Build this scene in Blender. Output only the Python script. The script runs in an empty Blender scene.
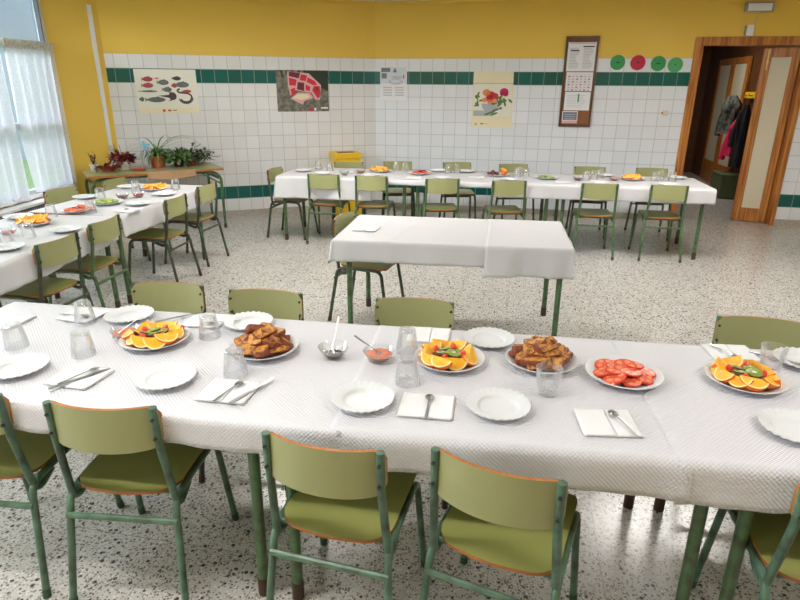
import bpy, math, random
from math import sin, cos, pi, radians, hypot, atan2, sqrt
random.seed(7)
scn = bpy.context.scene
COL = scn.collection

# ------------------------------------------------------------------ materials
def mat(name, col, rough=.5, metal=0, spec=.5, noise=None, bump=None, coat=0, trans=0):
    """noise=(scale, amount, colour2) mixes a second colour; bump=(scale, strength)"""
    m = bpy.data.materials.new(name); m.use_nodes = True
    nt = m.node_tree; b = nt.nodes['Principled BSDF']
    b.inputs['Base Color'].default_value = (*col, 1); b.inputs['Roughness'].default_value = rough
    b.inputs['Metallic'].default_value = metal; b.inputs['Specular IOR Level'].default_value = spec
    b.inputs['Coat Weight'].default_value = coat
    if trans: b.inputs['Transmission Weight'].default_value = trans
    if noise or bump:
        tc = nt.nodes.new('ShaderNodeTexCoord')
    if noise:
        n = nt.nodes.new('ShaderNodeTexNoise'); n.inputs['Scale'].default_value = noise[0]; n.inputs['Detail'].default_value = 4
        nt.links.new(tc.outputs['Object'], n.inputs['Vector'])
        r = nt.nodes.new('ShaderNodeMapRange'); r.inputs['From Min'].default_value = .5 - noise[3] if len(noise) > 3 else .35
        r.inputs['From Max'].default_value = .5 + noise[3] if len(noise) > 3 else .65
        r.inputs['To Max'].default_value = noise[1]
        nt.links.new(n.outputs['Fac'], r.inputs['Value'])
        mx = nt.nodes.new('ShaderNodeMix'); mx.data_type = 'RGBA'
        mx.inputs[6].default_value = (*col, 1); mx.inputs[7].default_value = (*noise[2], 1)
        nt.links.new(r.outputs['Result'], mx.inputs[0]); nt.links.new(mx.outputs[2], b.inputs['Base Color'])
    if bump:
        n2 = nt.nodes.new('ShaderNodeTexNoise'); n2.inputs['Scale'].default_value = bump[0]
        nt.links.new(tc.outputs['Object'], n2.inputs['Vector'])
        bp = nt.nodes.new('ShaderNodeBump'); bp.inputs['Strength'].default_value = bump[1]; bp.inputs['Distance'].default_value = .01
        nt.links.new(n2.outputs['Fac'], bp.inputs['Height']); nt.links.new(bp.outputs['Normal'], b.inputs['Normal'])
    return m

def tile_mat(name, c1, c2, mortar, off=0.0, rough=.18):
    m = mat(name, c1, rough); nt = m.node_tree; b = nt.nodes['Principled BSDF']
    uv = nt.nodes.new('ShaderNodeUVMap'); mp = nt.nodes.new('ShaderNodeMapping'); mp.inputs['Location'].default_value = (off, 0, 0)
    br = nt.nodes.new('ShaderNodeTexBrick'); br.offset = 0; br.squash = 1
    br.inputs['Scale'].default_value = 1; br.inputs['Brick Width'].default_value = TILE; br.inputs['Row Height'].default_value = TILE
    br.inputs['Mortar Size'].default_value = .0034; br.inputs['Mortar Smooth'].default_value = .3; br.inputs['Bias'].default_value = -.2
    br.inputs['Color1'].default_value = (*c1, 1); br.inputs['Color2'].default_value = (*c2, 1); br.inputs['Mortar'].default_value = (*mortar, 1)
    nt.links.new(uv.outputs[0], mp.inputs[0]); nt.links.new(mp.outputs[0], br.inputs[0]); nt.links.new(br.outputs['Color'], b.inputs['Base Color'])
    bp = nt.nodes.new('ShaderNodeBump'); bp.invert = True; bp.inputs['Strength'].default_value = .5; bp.inputs['Distance'].default_value = .004
    n = nt.nodes.new('ShaderNodeTexNoise'); n.inputs['Scale'].default_value = 9; nt.links.new(mp.outputs[0], n.inputs['Vector'])
    ad = nt.nodes.new('ShaderNodeMath'); ad.operation = 'MULTIPLY_ADD'; ad.inputs[1].default_value = .25
    nt.links.new(n.outputs['Fac'], ad.inputs[0]); nt.links.new(br.outputs['Fac'], ad.inputs[2])
    nt.links.new(ad.outputs[0], bp.inputs['Height']); nt.links.new(bp.outputs['Normal'], b.inputs['Normal'])
    return m

def terrazzo_mat():
    m = mat('terrazzo', (.5, .48, .45), .22); nt = m.node_tree; b = nt.nodes['Principled BSDF']
    tc = nt.nodes.new('ShaderNodeTexCoord')
    def vor(scale, lo, hi):
        v = nt.nodes.new('ShaderNodeTexVoronoi'); v.inputs['Scale'].default_value = scale; v.inputs['Randomness'].default_value = 1
        nt.links.new(tc.outputs['Object'], v.inputs['Vector'])
        sp = nt.nodes.new('ShaderNodeSeparateColor'); nt.links.new(v.outputs['Color'], sp.inputs[0])
        g = nt.nodes.new('ShaderNodeMath'); g.operation = 'GREATER_THAN'; g.inputs[1].default_value = lo
        nt.links.new(sp.outputs[0], g.inputs[0])
        l = nt.nodes.new('ShaderNodeMath'); l.operation = 'LESS_THAN'; l.inputs[1].default_value = hi
        nt.links.new(v.outputs['Distance'], l.inputs[0])
        a = nt.nodes.new('ShaderNodeMath'); a.operation = 'MULTIPLY'; nt.links.new(g.outputs[0], a.inputs[0]); nt.links.new(l.outputs[0], a.inputs[1])
        return v, a
    n = nt.nodes.new('ShaderNodeTexNoise'); n.inputs['Scale'].default_value = 1.3; n.inputs['Detail'].default_value = 3
    nt.links.new(tc.outputs['Object'], n.inputs['Vector'])
    base = nt.nodes.new('ShaderNodeMix'); base.data_type = 'RGBA'
    base.inputs[6].default_value = (.47, .45, .425, 1); base.inputs[7].default_value = (.54, .52, .495, 1)
    nt.links.new(n.outputs['Fac'], base.inputs[0]); cur = base.outputs[2]
    for scale, lo, hi, c in ((85, .6, .4, (.63, .61, .59)), (60, .68, .36, (.26, .23, .20)), (95, .70, .40, (.12, .10, .09)), (48, .84, .36, (.07, .06, .055)), (130, .62, .42, (.27, .23, .19))):
        v, a = vor(scale, lo, hi)
        mx = nt.nodes.new('ShaderNodeMix'); mx.data_type = 'RGBA'; nt.links.new(a.outputs[0], mx.inputs[0])
        nt.links.new(cur, mx.inputs[6]); mx.inputs[7].default_value = (*c, 1); cur = mx.outputs[2]
    # thin joints between the square slabs
    br = nt.nodes.new('ShaderNodeTexBrick'); br.offset = 0; br.inputs['Scale'].default_value = 1
    br.inputs['Brick Width'].default_value = .4; br.inputs['Row Height'].default_value = .4; br.inputs['Mortar Size'].default_value = .0012
    mp = nt.nodes.new('ShaderNodeMapping'); mp.inputs['Rotation'].default_value = (0, 0, radians(11))
    nt.links.new(tc.outputs['Object'], mp.inputs[0]); nt.links.new(mp.outputs[0], br.inputs[0])
    mx = nt.nodes.new('ShaderNodeMix'); mx.data_type = 'RGBA'; nt.links.new(br.outputs['Fac'], mx.inputs[0])
    nt.links.new(cur, mx.inputs[6]); mx.inputs[7].default_value = (.24, .22, .2, 1)
    nt.links.new(mx.outputs[2], b.inputs['Base Color'])
    return m

def cloth_mat():
    m = mat('embossed_paper', (.645, .635, .68), .42, spec=.35); nt = m.node_tree; b = nt.nodes['Principled BSDF']
    uv = nt.nodes.new('ShaderNodeUVMap'); sp = nt.nodes.new('ShaderNodeSeparateXYZ'); nt.links.new(uv.outputs[0], sp.inputs[0])
    K = 2 * pi / .0135
    def s(i, k):
        a = nt.nodes.new('ShaderNodeMath'); a.operation = 'MULTIPLY'; a.inputs[1].default_value = k; nt.links.new(sp.outputs[i], a.inputs[0])
        q = nt.nodes.new('ShaderNodeMath'); q.operation = 'SINE'; nt.links.new(a.outputs[0], q.inputs[0]); return q
    a, c = s(0, K), s(1, K)
    mu = nt.nodes.new('ShaderNodeMath'); mu.operation = 'MULTIPLY'; nt.links.new(a.outputs[0], mu.inputs[0]); nt.links.new(c.outputs[0], mu.inputs[1])
    n = nt.nodes.new('ShaderNodeTexNoise'); n.inputs['Scale'].default_value = 7; nt.links.new(uv.outputs[0], n.inputs['Vector'])
    ad = nt.nodes.new('ShaderNodeMath'); ad.operation = 'MULTIPLY_ADD'; ad.inputs[1].default_value = 1.2
    nt.links.new(n.outputs['Fac'], ad.inputs[0]); nt.links.new(mu.outputs[0], ad.inputs[2])
    bp = nt.nodes.new('ShaderNodeBump'); bp.inputs['Strength'].default_value = 1; bp.inputs['Distance'].default_value = .0009
    nt.links.new(ad.outputs[0], bp.inputs['Height']); nt.links.new(bp.outputs['Normal'], b.inputs['Normal'])
    return m

def glass_mat(name, tint=(.93, .95, .97), body=.12, refl=.5):
    m = bpy.data.materials.new(name); m.use_nodes = True; nt = m.node_tree
    nt.nodes.remove(nt.nodes['Principled BSDF']); out = nt.nodes['Material Output']
    t = nt.nodes.new('ShaderNodeBsdfTransparent'); t.inputs[0].default_value = (*tint, 1)
    g = nt.nodes.new('ShaderNodeBsdfGlossy'); g.inputs['Roughness'].default_value = .03
    d = nt.nodes.new('ShaderNodeBsdfDiffuse'); d.inputs[0].default_value = (.92, .93, .95, 1)
    lw = nt.nodes.new('ShaderNodeLayerWeight'); lw.inputs[0].default_value = .35
    r = nt.nodes.new('ShaderNodeMath'); r.operation = 'MULTIPLY_ADD'; r.inputs[1].default_value = refl; r.inputs[2].default_value = .03
    nt.links.new(lw.outputs['Fresnel'], r.inputs[0])
    r2 = nt.nodes.new('ShaderNodeMath'); r2.operation = 'MULTIPLY_ADD'; r2.inputs[1].default_value = body * 3; r2.inputs[2].default_value = body * .3
    nt.links.new(lw.outputs['Facing'], r2.inputs[0])
    m1 = nt.nodes.new('ShaderNodeMixShader'); nt.links.new(r2.outputs[0], m1.inputs[0]); nt.links.new(t.outputs[0], m1.inputs[1]); nt.links.new(d.outputs[0], m1.inputs[2])
    m2 = nt.nodes.new('ShaderNodeMixShader'); nt.links.new(r.outputs[0], m2.inputs[0]); nt.links.new(m1.outputs[0], m2.inputs[1]); nt.links.new(g.outputs[0], m2.inputs[2])
    nt.links.new(m2.outputs[0], out.inputs[0]); return m

def sheer_mat():
    m = bpy.data.materials.new('sheer_curtain'); m.use_nodes = True; nt = m.node_tree
    nt.nodes.remove(nt.nodes['Principled BSDF']); out = nt.nodes['Material Output']
    t = nt.nodes.new('ShaderNodeBsdfTransparent'); t.inputs[0].default_value = (1, 1, 1, 1)
    d = nt.nodes.new('ShaderNodeBsdfDiffuse'); d.inputs[0].default_value = (.78, .79, .84, 1)
    tr = nt.nodes.new('ShaderNodeBsdfTranslucent'); tr.inputs[0].default_value = (.70, .72, .80, 1)
    tc = nt.nodes.new('ShaderNodeTexCoord'); v = nt.nodes.new('ShaderNodeTexVoronoi'); v.inputs['Scale'].default_value = 45
    nt.links.new(tc.outputs['Object'], v.inputs['Vector'])
    g = nt.nodes.new('ShaderNodeMath'); g.operation = 'LESS_THAN'; g.inputs[1].default_value = .28; nt.links.new(v.outputs['Distance'], g.inputs[0])
    f = nt.nodes.new('ShaderNodeMath'); f.operation = 'MULTIPLY_ADD'; f.inputs[1].default_value = .10; f.inputs[2].default_value = .74; nt.links.new(g.outputs[0], f.inputs[0])
    a = nt.nodes.new('ShaderNodeMixShader'); a.inputs[0].default_value = .38; nt.links.new(d.outputs[0], a.inputs[1]); nt.links.new(tr.outputs[0], a.inputs[2])
    b = nt.nodes.new('ShaderNodeMixShader'); lw = nt.nodes.new('ShaderNodeLayerWeight'); lw.inputs[0].default_value = .4
    f2 = nt.nodes.new('ShaderNodeMath'); f2.operation = 'MULTIPLY_ADD'; f2.inputs[1].default_value = .30; f2.use_clamp = True
    nt.links.new(lw.outputs['Facing'], f2.inputs[0]); nt.links.new(f.outputs[0], f2.inputs[2])
    nt.links.new(f2.outputs[0], b.inputs[0]); nt.links.new(t.outputs[0], b.inputs[1]); nt.links.new(a.outputs[0], b.inputs[2])
    nt.links.new(b.outputs[0], out.inputs[0]); return m

def emit_mat(name, col, s):
    m = bpy.data.materials.new(name); m.use_nodes = True; nt = m.node_tree
    nt.nodes.remove(nt.nodes['Principled BSDF']); e = nt.nodes.new('ShaderNodeEmission')
    e.inputs[0].default_value = (*col, 1); e.inputs[1].default_value = s; nt.links.new(e.outputs[0], nt.nodes['Material Output'].inputs[0]); return m

TILE = .1575; ZT = 1.9635; TOP = .715
M = {}
M['yellow'] = mat('yellow_paint', (.80, .54, .085), .6, noise=(1.5, .25, (.75, .50, .078)), bump=(60, .12))
M['tileR'] = tile_mat('white_tile_right', (.76, .79, .85), (.71, .74, .80), (.47, .48, .50), -.454 + .1575 * 3)
M['tileL'] = tile_mat('white_tile_left', (.76, .76, .78), (.70, .70, .71), (.45, .45, .46))
M['greenR'] = tile_mat('green_tile_right', (.004, .095, .085), (.003, .125, .105), (.22, .32, .31), -.454 + .1575 * 3)
M['greenL'] = tile_mat('green_tile_left', (.004, .095, .085), (.003, .125, .105), (.22, .32, .31))
M['terrazzo'] = terrazzo_mat()
M['skirt'] = mat('terrazzo_skirting', (.34, .30, .26), .4, noise=(60, .8, (.5, .46, .42)))
M['ceiling'] = mat('ceiling_white', (.82, .80, .74), .8)
M['cloth'] = cloth_mat()
M['cloth2'] = mat('smooth_paper', (.60, .595, .62), .5, bump=(9, .25))
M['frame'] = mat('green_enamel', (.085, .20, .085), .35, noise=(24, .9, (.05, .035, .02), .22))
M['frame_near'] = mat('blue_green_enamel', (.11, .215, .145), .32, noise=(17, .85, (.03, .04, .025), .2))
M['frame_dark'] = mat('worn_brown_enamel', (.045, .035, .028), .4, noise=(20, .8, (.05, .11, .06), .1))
M['rubber'] = mat('brown_rubber', (.06, .032, .02), .7)
M['rubber_green'] = mat('green_rubber', (.03, .075, .04), .6)
M['lam_seat'] = mat('olive_laminate_seat', (.27, .275, .085), .33, noise=(3, .3, (.22, .235, .07)))
M['lam_back'] = mat('olive_laminate_back', (.33, .335, .155), .33, noise=(4, .3, (.29, .30, .13)))
M['ply'] = mat('orange_plywood_edge', (.42, .15, .03), .5, noise=(40, .6, (.26, .09, .025)))
M['steel'] = mat('stainless_steel', (.42, .42, .43), .33, metal=1)
M['bolt'] = mat('dark_bolt', (.05, .05, .05), .4, metal=.6)
M['plate'] = mat('white_opal_glass', (.66, .67, .69), .42, spec=.3)
M['napkin'] = mat('white_napkin', (.76, .76, .78), .8, bump=(120, .25))
M['glass'] = glass_mat('clear_glass', (.993, .995, .997), body=.085, refl=.42)
M['bowlglass'] = glass_mat('bowl_glass', (.98, .985, .985), body=.03, refl=.45)
M['winglass'] = glass_mat('window_glass', (.97, .98, .98), body=0, refl=.25)
M['paste'] = mat('red_tomato_paste', (.60, .13, .06), .35, noise=(90, .7, (.75, .28, .14)), bump=(120, .6))
M['jam'] = mat('dark_jam', (.16, .04, .05), .25, noise=(60, .5, (.3, .1, .1)))
M['honey'] = mat('thin_dark_oil', (.10, .07, .055), .15)
M['orange_flesh'] = mat('orange_flesh', (.90, .40, .02), .35, noise=(55, .8, (.93, .55, .05)), bump=(90, .4))
M['orange_peel'] = mat('orange_peel', (.85, .20, .01), .45, bump=(200, .3))
M['pith'] = mat('pale_pith', (.90, .72, .38), .6)
M['kiwi'] = mat('kiwi_flesh', (.30, .38, .07), .35, noise=(120, .7, (.13, .19, .03)))
M['kiwi_core'] = mat('kiwi_core', (.62, .62, .36), .5)
M['kiwi_skin'] = mat('kiwi_skin', (.10, .06, .025), .8)
M['kiwi_seed'] = mat('kiwi_seed', (.02, .02, .012), .4)
M['strawberry'] = mat('strawberry_red', (.62, .03, .02), .3, noise=(80, .5, (.8, .25, .15)))
M['toast'] = mat('golden_toast_top', (.60, .27, .045), .5, noise=(45, .95, (.20, .05, .014), .1), bump=(80, .5))
M['crust'] = mat('brown_toast_crust', (.15, .028, .010), .5, noise=(40, .6, (.30, .07, .02)), bump=(80, .5))
M['tomato'] = mat('tomato_flesh', (.66, .055, .03), .4, noise=(60, .6, (.82, .17, .09)))
M['tomato_skin'] = mat('tomato_skin', (.60, .04, .02), .15)
M['tomato_seed'] = mat('tomato_seed_gel', (.72, .20, .08), .35, noise=(200, .7, (.75, .45, .2)))
M['pine'] = mat('varnished_pine', (.40, .135, .024), .3, noise=(7, .8, (.26, .075, .014)), coat=.3)
def grain(name, c1, c2):
    m = mat(name, c1, .3, coat=.3); nt = m.node_tree; b = nt.nodes['Principled BSDF']
    tc = nt.nodes.new('ShaderNodeTexCoord'); mp = nt.nodes.new('ShaderNodeMapping'); mp.inputs['Scale'].default_value = (38, 38, 1.6)
    n = nt.nodes.new('ShaderNodeTexNoise'); n.inputs['Scale'].default_value = 1; n.inputs['Detail'].default_value = 5; n.inputs['Distortion'].default_value = .6
    r = nt.nodes.new('ShaderNodeValToRGB'); r.color_ramp.elements[0].position = .36; r.color_ramp.elements[1].position = .62
    r.color_ramp.elements[0].color = (*c2, 1); r.color_ramp.elements[1].color = (*c1, 1)
    nt.links.new(tc.outputs['Object'], mp.inputs[0]); nt.links.new(mp.outputs[0], n.inputs['Vector']); nt.links.new(n.outputs['Fac'], r.inputs[0]); nt.links.new(r.outputs[0], b.inputs['Base Color'])
    return m
M['pine'] = grain('varnished_pine', (.55, .22, .045), (.27, .075, .014))
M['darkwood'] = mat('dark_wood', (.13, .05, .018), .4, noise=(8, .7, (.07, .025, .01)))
M['cream'] = mat('cream_panel', (.62, .57, .43), .5)
M['brass'] = mat('brass', (.55, .38, .12), .3, metal=1)
M['white'] = mat('white_paint', (.80, .80, .82), .4)
M['winframe'] = mat('grey_window_frame', (.55, .60, .66), .35)
M['windark'] = mat('dark_window_gasket', (.06, .07, .09), .5)
M['grey'] = mat('grey_metal', (.33, .33, .33), .5)
M['dgrey'] = mat('dark_grey', (.05, .05, .055), .6)
M['black'] = mat('black_print', (.02, .02, .022), .6)
M['ink'] = mat('grey_ink', (.18, .19, .23), .7)
M['inklight'] = mat('pale_ink', (.48, .50, .56), .7)
M['paper'] = mat('white_paper', (.78, .78, .82), .7)
M['paperblue'] = mat('bluish_paper', (.62, .67, .76), .7)
M['cream_paper'] = mat('cream_paper', (.76, .74, .66), .6)
M['cream_paper2'] = mat('yellowish_paper', (.78, .71, .50), .6)
M['red'] = mat('red_print', (.60, .02, .04), .5)
M['dred'] = mat('dark_red_print', (.14, .015, .025), .5)
M['pinkish'] = mat('pink_print', (.72, .38, .40), .6)
M['fishred'] = mat('dull_red_print', (.42, .06, .07), .6)
M['fishgrey'] = mat('slate_print', (.09, .11, .11), .6, noise=(80, .6, (.22, .24, .22)))
M['fishdark'] = mat('dark_plum_print', (.07, .04, .055), .6)
M['meatbg'] = mat('olive_dark_print', (.10, .095, .07), .6, noise=(18, .9, (.24, .23, .19), .12))
M['meatdark'] = mat('black_green_print', (.02, .03, .018), .6)
M['leafp'] = mat('leaf_green_print', (.10, .18, .05), .6)
M['orangep'] = mat('orange_print', (.75, .25, .10), .6)
M['magenta'] = mat('magenta_print', (.60, .01, .09), .6)
M['bowlp'] = mat('grey_bowl_print', (.42, .43, .47), .6)
M['discg'] = mat('green_foam', (.03, .30, .08), .6)
M['discg2'] = mat('pale_green_foam', (.08, .38, .14), .6)
M['discr'] = mat('red_foam', (.50, .01, .05), .6)
M['cork'] = mat('brown_cork', (.30, .12, .04), .8, noise=(60, .6, (.2, .07, .025)))
M['ybox'] = mat('yellow_cardboard', (.82, .50, .015), .5)
M['kraft'] = mat('kraft_paper', (.42, .26, .14), .8, noise=(12, .5, (.34, .2, .1)))
M['terracotta'] = mat('terracotta', (.48, .10, .045), .7)
M['potwhite'] = mat('white_pot', (.75, .72, .70), .5)
M['soil'] = mat('soil', (.04, .025, .015), .9)
M['leaf'] = mat('green_leaf', (.06, .15, .025), .45, noise=(12, .7, (.14, .27, .06)))
M['leafdark'] = mat('dark_leaf', (.025, .065, .018), .45, noise=(12, .6, (.06, .12, .03)))
M['leafred'] = mat('dark_red_leaf', (.16, .022, .025), .45, noise=(14, .7, (.28, .05, .04)))
M['leafgrey'] = mat('grey_green_leaf', (.20, .25, .17), .5, noise=(30, .8, (.45, .5, .4)))
M['stem'] = mat('brown_stem', (.10, .05, .025), .7)
M['blue'] = mat('pale_blue_plastic', (.22, .50, .68), .35)
M['bottle'] = glass_mat('clear_plastic', (.9, .93, .96), body=.2, refl=.4)
M['pink'] = mat('pink_fabric', (.75, .02, .12), .7)
M['camo'] = mat('mottled_dark_fabric', (.025, .03, .025), .8, noise=(14, .8, (.13, .14, .12), .06))
M['blackcloth'] = mat('black_fabric', (.012, .012, .014), .9)
M['olivebox'] = mat('olive_plastic', (.09, .11, .045), .6)
M['grass'] = mat('grass_lawn', (.13, .27, .05), .9, noise=(3, .7, (.2, .34, .08)))
M['facade'] = mat('pale_green_render', (.30, .43, .39), .8)
M['facade2'] = mat('grey_blue_render', (.28, .35, .45), .8, noise=(3, .3, (.34, .41, .5)))
M['conduit'] = mat('white_plastic_trunking', (.78, .78, .80), .35)
M['lamp'] = emit_mat('added_lamp_diffuser', (1, .98, .94), 6)  # glow of the added ceiling fittings

# ------------------------------------------------------------------ mesh builder
class MB:
    def __init__(s): s.v = []; s.f = []; s.mi = []; s.uv = {}
    def add(s, vs, fs, m=0):
        o = len(s.v); s.v += [tuple(v) for v in vs]
        for f in fs: s.f.append(tuple(i + o for i in f)); s.mi.append(m)
        return o
    def box(s, x0, x1, y0, y1, z0, z1, m=0):
        s.add([(x0,y0,z0),(x1,y0,z0),(x1,y1,z0),(x0,y1,z0),(x0,y0,z1),(x1,y0,z1),(x1,y1,z1),(x0,y1,z1)],
              [(0,3,2,1),(4,5,6,7),(0,1,5,4),(1,2,6,5),(2,3,7,6),(3,0,4,7)], m); return s
    def tube(s, path, r, n=8, m=0, caps=True):
        if not isinstance(r, (list, tuple)): r = [r] * len(path)
        rings = []; up = None
        for i, p in enumerate(path):
            a = path[max(i - 1, 0)]; b = path[min(i + 1, len(path) - 1)]
            t = [b[k] - a[k] for k in range(3)]; L = sqrt(sum(q * q for q in t)) or 1; t = [q / L for q in t]
            if up is None: up = (0, 0, 1) if abs(t[2]) < .9 else (1, 0, 0)
            d = sum(up[k] * t[k] for k in range(3)); u = [up[k] - d * t[k] for k in range(3)]
            L = sqrt(sum(q * q for q in u)) or 1; u = [q / L for q in u]; up = u
            w = [t[1]*u[2]-t[2]*u[1], t[2]*u[0]-t[0]*u[2], t[0]*u[1]-t[1]*u[0]]
            rings.append([[p[k] + r[i] * (cos(2*pi*j/n) * u[k] + sin(2*pi*j/n) * w[k]) for k in range(3)] for j in range(n)])
        vs = [v for ring in rings for v in ring]; fs = []
        for i in range(len(path) - 1):
            for j in range(n):
                fs.append((i*n+j, i*n+(j+1)%n, (i+1)*n+(j+1)%n, (i+1)*n+j))
        if caps: fs += [tuple(range(n - 1, -1, -1)), tuple((len(path)-1)*n + j for j in range(n))]
        s.add(vs, fs, m); return s
    def lathe(s, prof, n=24, m=0, fn=None, c=(0,0,0)):
        """prof = [(r, z)]; fn(r, z, a) -> (r, z)"""
        vs = []; fs = []
        for r, z in prof:
            for j in range(n):
                a = 2*pi*j/n; rr, zz = fn(r, z, a) if fn else (r, z)
                vs.append((c[0]+rr*cos(a), c[1]+rr*sin(a), c[2]+zz))
        for i in range(len(prof) - 1):
            for j in range(n): fs.append((i*n+j, i*n+(j+1)%n, (i+1)*n+(j+1)%n, (i+1)*n+j))
        s.add(vs, fs, m); return s
    def prism(s, poly, z0, z1, m=0, side=None):
        n = len(poly); vs = [(x, y, z0) for x, y in poly] + [(x, y, z1) for x, y in poly]
        s.add(vs, [tuple(range(n - 1, -1, -1)), tuple(range(n, 2*n))], m)
        s.add(vs, [(j, (j+1) % n, n+(j+1) % n, n+j) for j in range(n)], m if side is None else side); return s
    def wallpoly(s, poly, y, m=0, t=.0008):
        """a flat shape in the x-z plane facing -y"""
        n = len(poly); vs = [(x, y, z) for x, z in poly] + [(x, y + t, z) for x, z in poly]
        s.add(vs, [tuple(range(n))] + [((j+1) % n, j, n+j, n+(j+1) % n) for j in range(n)], m); return s
    def build(s, name, mats, parent=None, loc=(0,0,0), rz=0, smooth=True, bevel=0, solid=0, sub=0, auto=40):
        me = bpy.data.meshes.new(name); me.from_pydata(s.v, [], s.f); me.validate(clean_customdata=False)
        if not isinstance(mats, (list, tuple)): mats = [mats]
        for m in mats: me.materials.append(M[m] if isinstance(m, str) else m)
        if len(me.polygons) == len(s.mi): me.polygons.foreach_set('material_index', s.mi)
        import bmesh
        bm = bmesh.new(); bm.from_mesh(me); bmesh.ops.recalc_face_normals(bm, faces=bm.faces); bm.to_mesh(me); bm.free()
        if smooth:
            me.polygons.foreach_set('use_smooth', [True] * len(me.polygons)); me.set_sharp_from_angle(angle=radians(auto))
        o = bpy.data.objects.new(name, me); COL.objects.link(o)
        if parent: o.parent = parent
        o.location = loc; o.rotation_euler = (0, 0, rz)
        if bevel:
            b = o.modifiers.new('bevel', 'BEVEL'); b.width = bevel; b.segments = 2; b.limit_method = 'ANGLE'; b.angle_limit = radians(40)
        if solid:
            b = o.modifiers.new('solid', 'SOLIDIFY'); b.thickness = solid; b.offset = 0
        if sub:
            b = o.modifiers.new('sub', 'SUBSURF'); b.levels = sub; b.render_levels = sub
        return o

def tag(o, label=None, cat=None, group=None, kind=None):
    if label: o['label'] = label
    if cat: o['category'] = cat
    if group: o['group'] = group
    if kind: o['kind'] = kind
    return o
def empty(name, loc=(0,0,0), rz=0, label=None, cat=None, group=None):
    o = bpy.data.objects.new(name, None); COL.objects.link(o); o.empty_display_size = .05
    o.location = loc; o.rotation_euler = (0, 0, rz); return tag(o, label, cat, group)
def copy_tree(o, parent=None):
    c = o.copy(); COL.objects.link(c); c.parent = parent
    for ch in list(o.children): copy_tree(ch, c)
    return c
PROTO = {}
def place(key, maker, x, y, z, rz, label, group, rot=None, scale=None):
    """the first call keeps the thing itself, later calls copy it with its parts"""
    if key not in PROTO:
        o = maker(); PROTO[key] = o
    else: o = copy_tree(PROTO[key])
    o.location = (x, y, z); o.rotation_euler = rot if rot else (0, 0, rz)
    if scale: o.scale = scale
    else: o.scale = (1, 1, 1)
    o['label'] = label
    if group: o['group'] = group
    elif 'group' in o: del o['group']
    return o

def arc(cx, cy, r, a0, a1, n): return [(cx + r*cos(a0+(a1-a0)*i/n), cy + r*sin(a0+(a1-a0)*i/n)) for i in range(n + 1)]
def rrect(x0, x1, y0, y1, r, n=5):
    return arc(x1-r, y0+r, r, -pi/2, 0, n) + arc(x1-r, y1-r, r, 0, pi/2, n) + arc(x0+r, y1-r, r, pi/2, pi, n) + arc(x0+r, y0+r, r, pi, 1.5*pi, n)
def bend(pts, r, n=5):
    """round the corners of a 3-D polyline"""
    out = [pts[0]]
    for i in range(1, len(pts) - 1):
        p, a, b = pts[i], pts[i-1], pts[i+1]
        da = sqrt(sum((a[k]-p[k])**2 for k in range(3))); db = sqrt(sum((b[k]-p[k])**2 for k in range(3)))
        rr = min(r, da*.49, db*.49)
        A = [p[k] + (a[k]-p[k])/da*rr for k in range(3)]; B = [p[k] + (b[k]-p[k])/db*rr for k in range(3)]
        for j in range(n + 1):
            t = j/n; out.append(tuple((1-t)**2*A[k] + 2*t*(1-t)*p[k] + t*t*B[k] for k in range(3)))
    out.append(pts[-1]); return out

# ------------------------------------------------------------------ room geometry
C0 = (-.34838, 8.37855); AL = radians(19.73156); AR = radians(11.01679)
dR = (cos(AR), -sin(AR)); dL = (-cos(AL), -sin(AL))
def RP(s, d=0): return (C0[0] + s*dR[0] - d*dR[1], C0[1] + s*dR[1] + d*dR[0])   # s along the right wall, d behind it
W0 = (-3.775, 6.83)

def tiled_wall(name, origin, rz, x0, x1, tm, gm, sgn, openings=(), top=2.64, label=None):
    """wall in its local x-z plane, its face towards -y; bands of tile, paint above"""
    mb = MB(); xs = sorted({x0, x1} | {q for o in openings for q in o[:2]})
    bands = [(0, ZT-12*TILE, 3), (ZT-12*TILE, ZT-11*TILE, 1), (ZT-11*TILE, ZT-10*TILE, 2), (ZT-10*TILE, ZT-2*TILE, 1), (ZT-2*TILE, ZT-TILE, 2), (ZT-TILE, ZT, 1), (ZT, top, 0)]
    uvs = []
    for i in range(len(xs) - 1):
        a, b = xs[i], xs[i+1]
        for z0, z1, m in bands:
            for o in openings:
                if a >= o[0] - 1e-6 and b <= o[1] + 1e-6:
                    z0 = max(z0, o[2])
            if z1 - z0 < 1e-4: continue
            y = 0 if m == 0 else (-.012 if m == 3 else -.006)
            mb.add([(a, y, z0), (b, y, z0), (b, y, z1), (a, y, z1)], [(0, 1, 2, 3)], m)
            uvs.append([(sgn*a, ZT-z0), (sgn*b, ZT-z0), (sgn*b, ZT-z1), (sgn*a, ZT-z1)])
            if m in (1, 3) and (abs(z1 - ZT) < 1e-4 or m == 3):
                mb.add([(a, y, z1), (b, y, z1), (b, 0, z1), (a, 0, z1)], [(0, 1, 2, 3)], m); uvs.append([(0, .07)] * 4)
    me = bpy.data.meshes.new(name); me.from_pydata(mb.v, [], mb.f)
    for k in ('yellow', tm, gm, 'skirt'): me.materials.append(M[k])
    me.polygons.foreach_set('material_index', mb.mi)
    ul = me.uv_layers.new(name='UVMap')
    for p, q in zip(me.polygons, uvs):
        for li, c in zip(p.loop_indices, q): ul.data[li].uv = c
    o = bpy.data.objects.new(name, me); COL.objects.link(o); o.location = (*origin, 0); o.rotation_euler = (0, 0, rz)
    tag(o, kind='structure'); return o

DS0, DS1, DH = 3.995, 5.11, 2.10
tiled_wall('wall_back_right', C0, -AR, 0, 6.6, 'tileR', 'greenR', 1, [(DS0, DS1, DH)])
tiled_wall('wall_back_left', C0, AL, -3.24, 0, 'tileL', 'greenL', -1)

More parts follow.
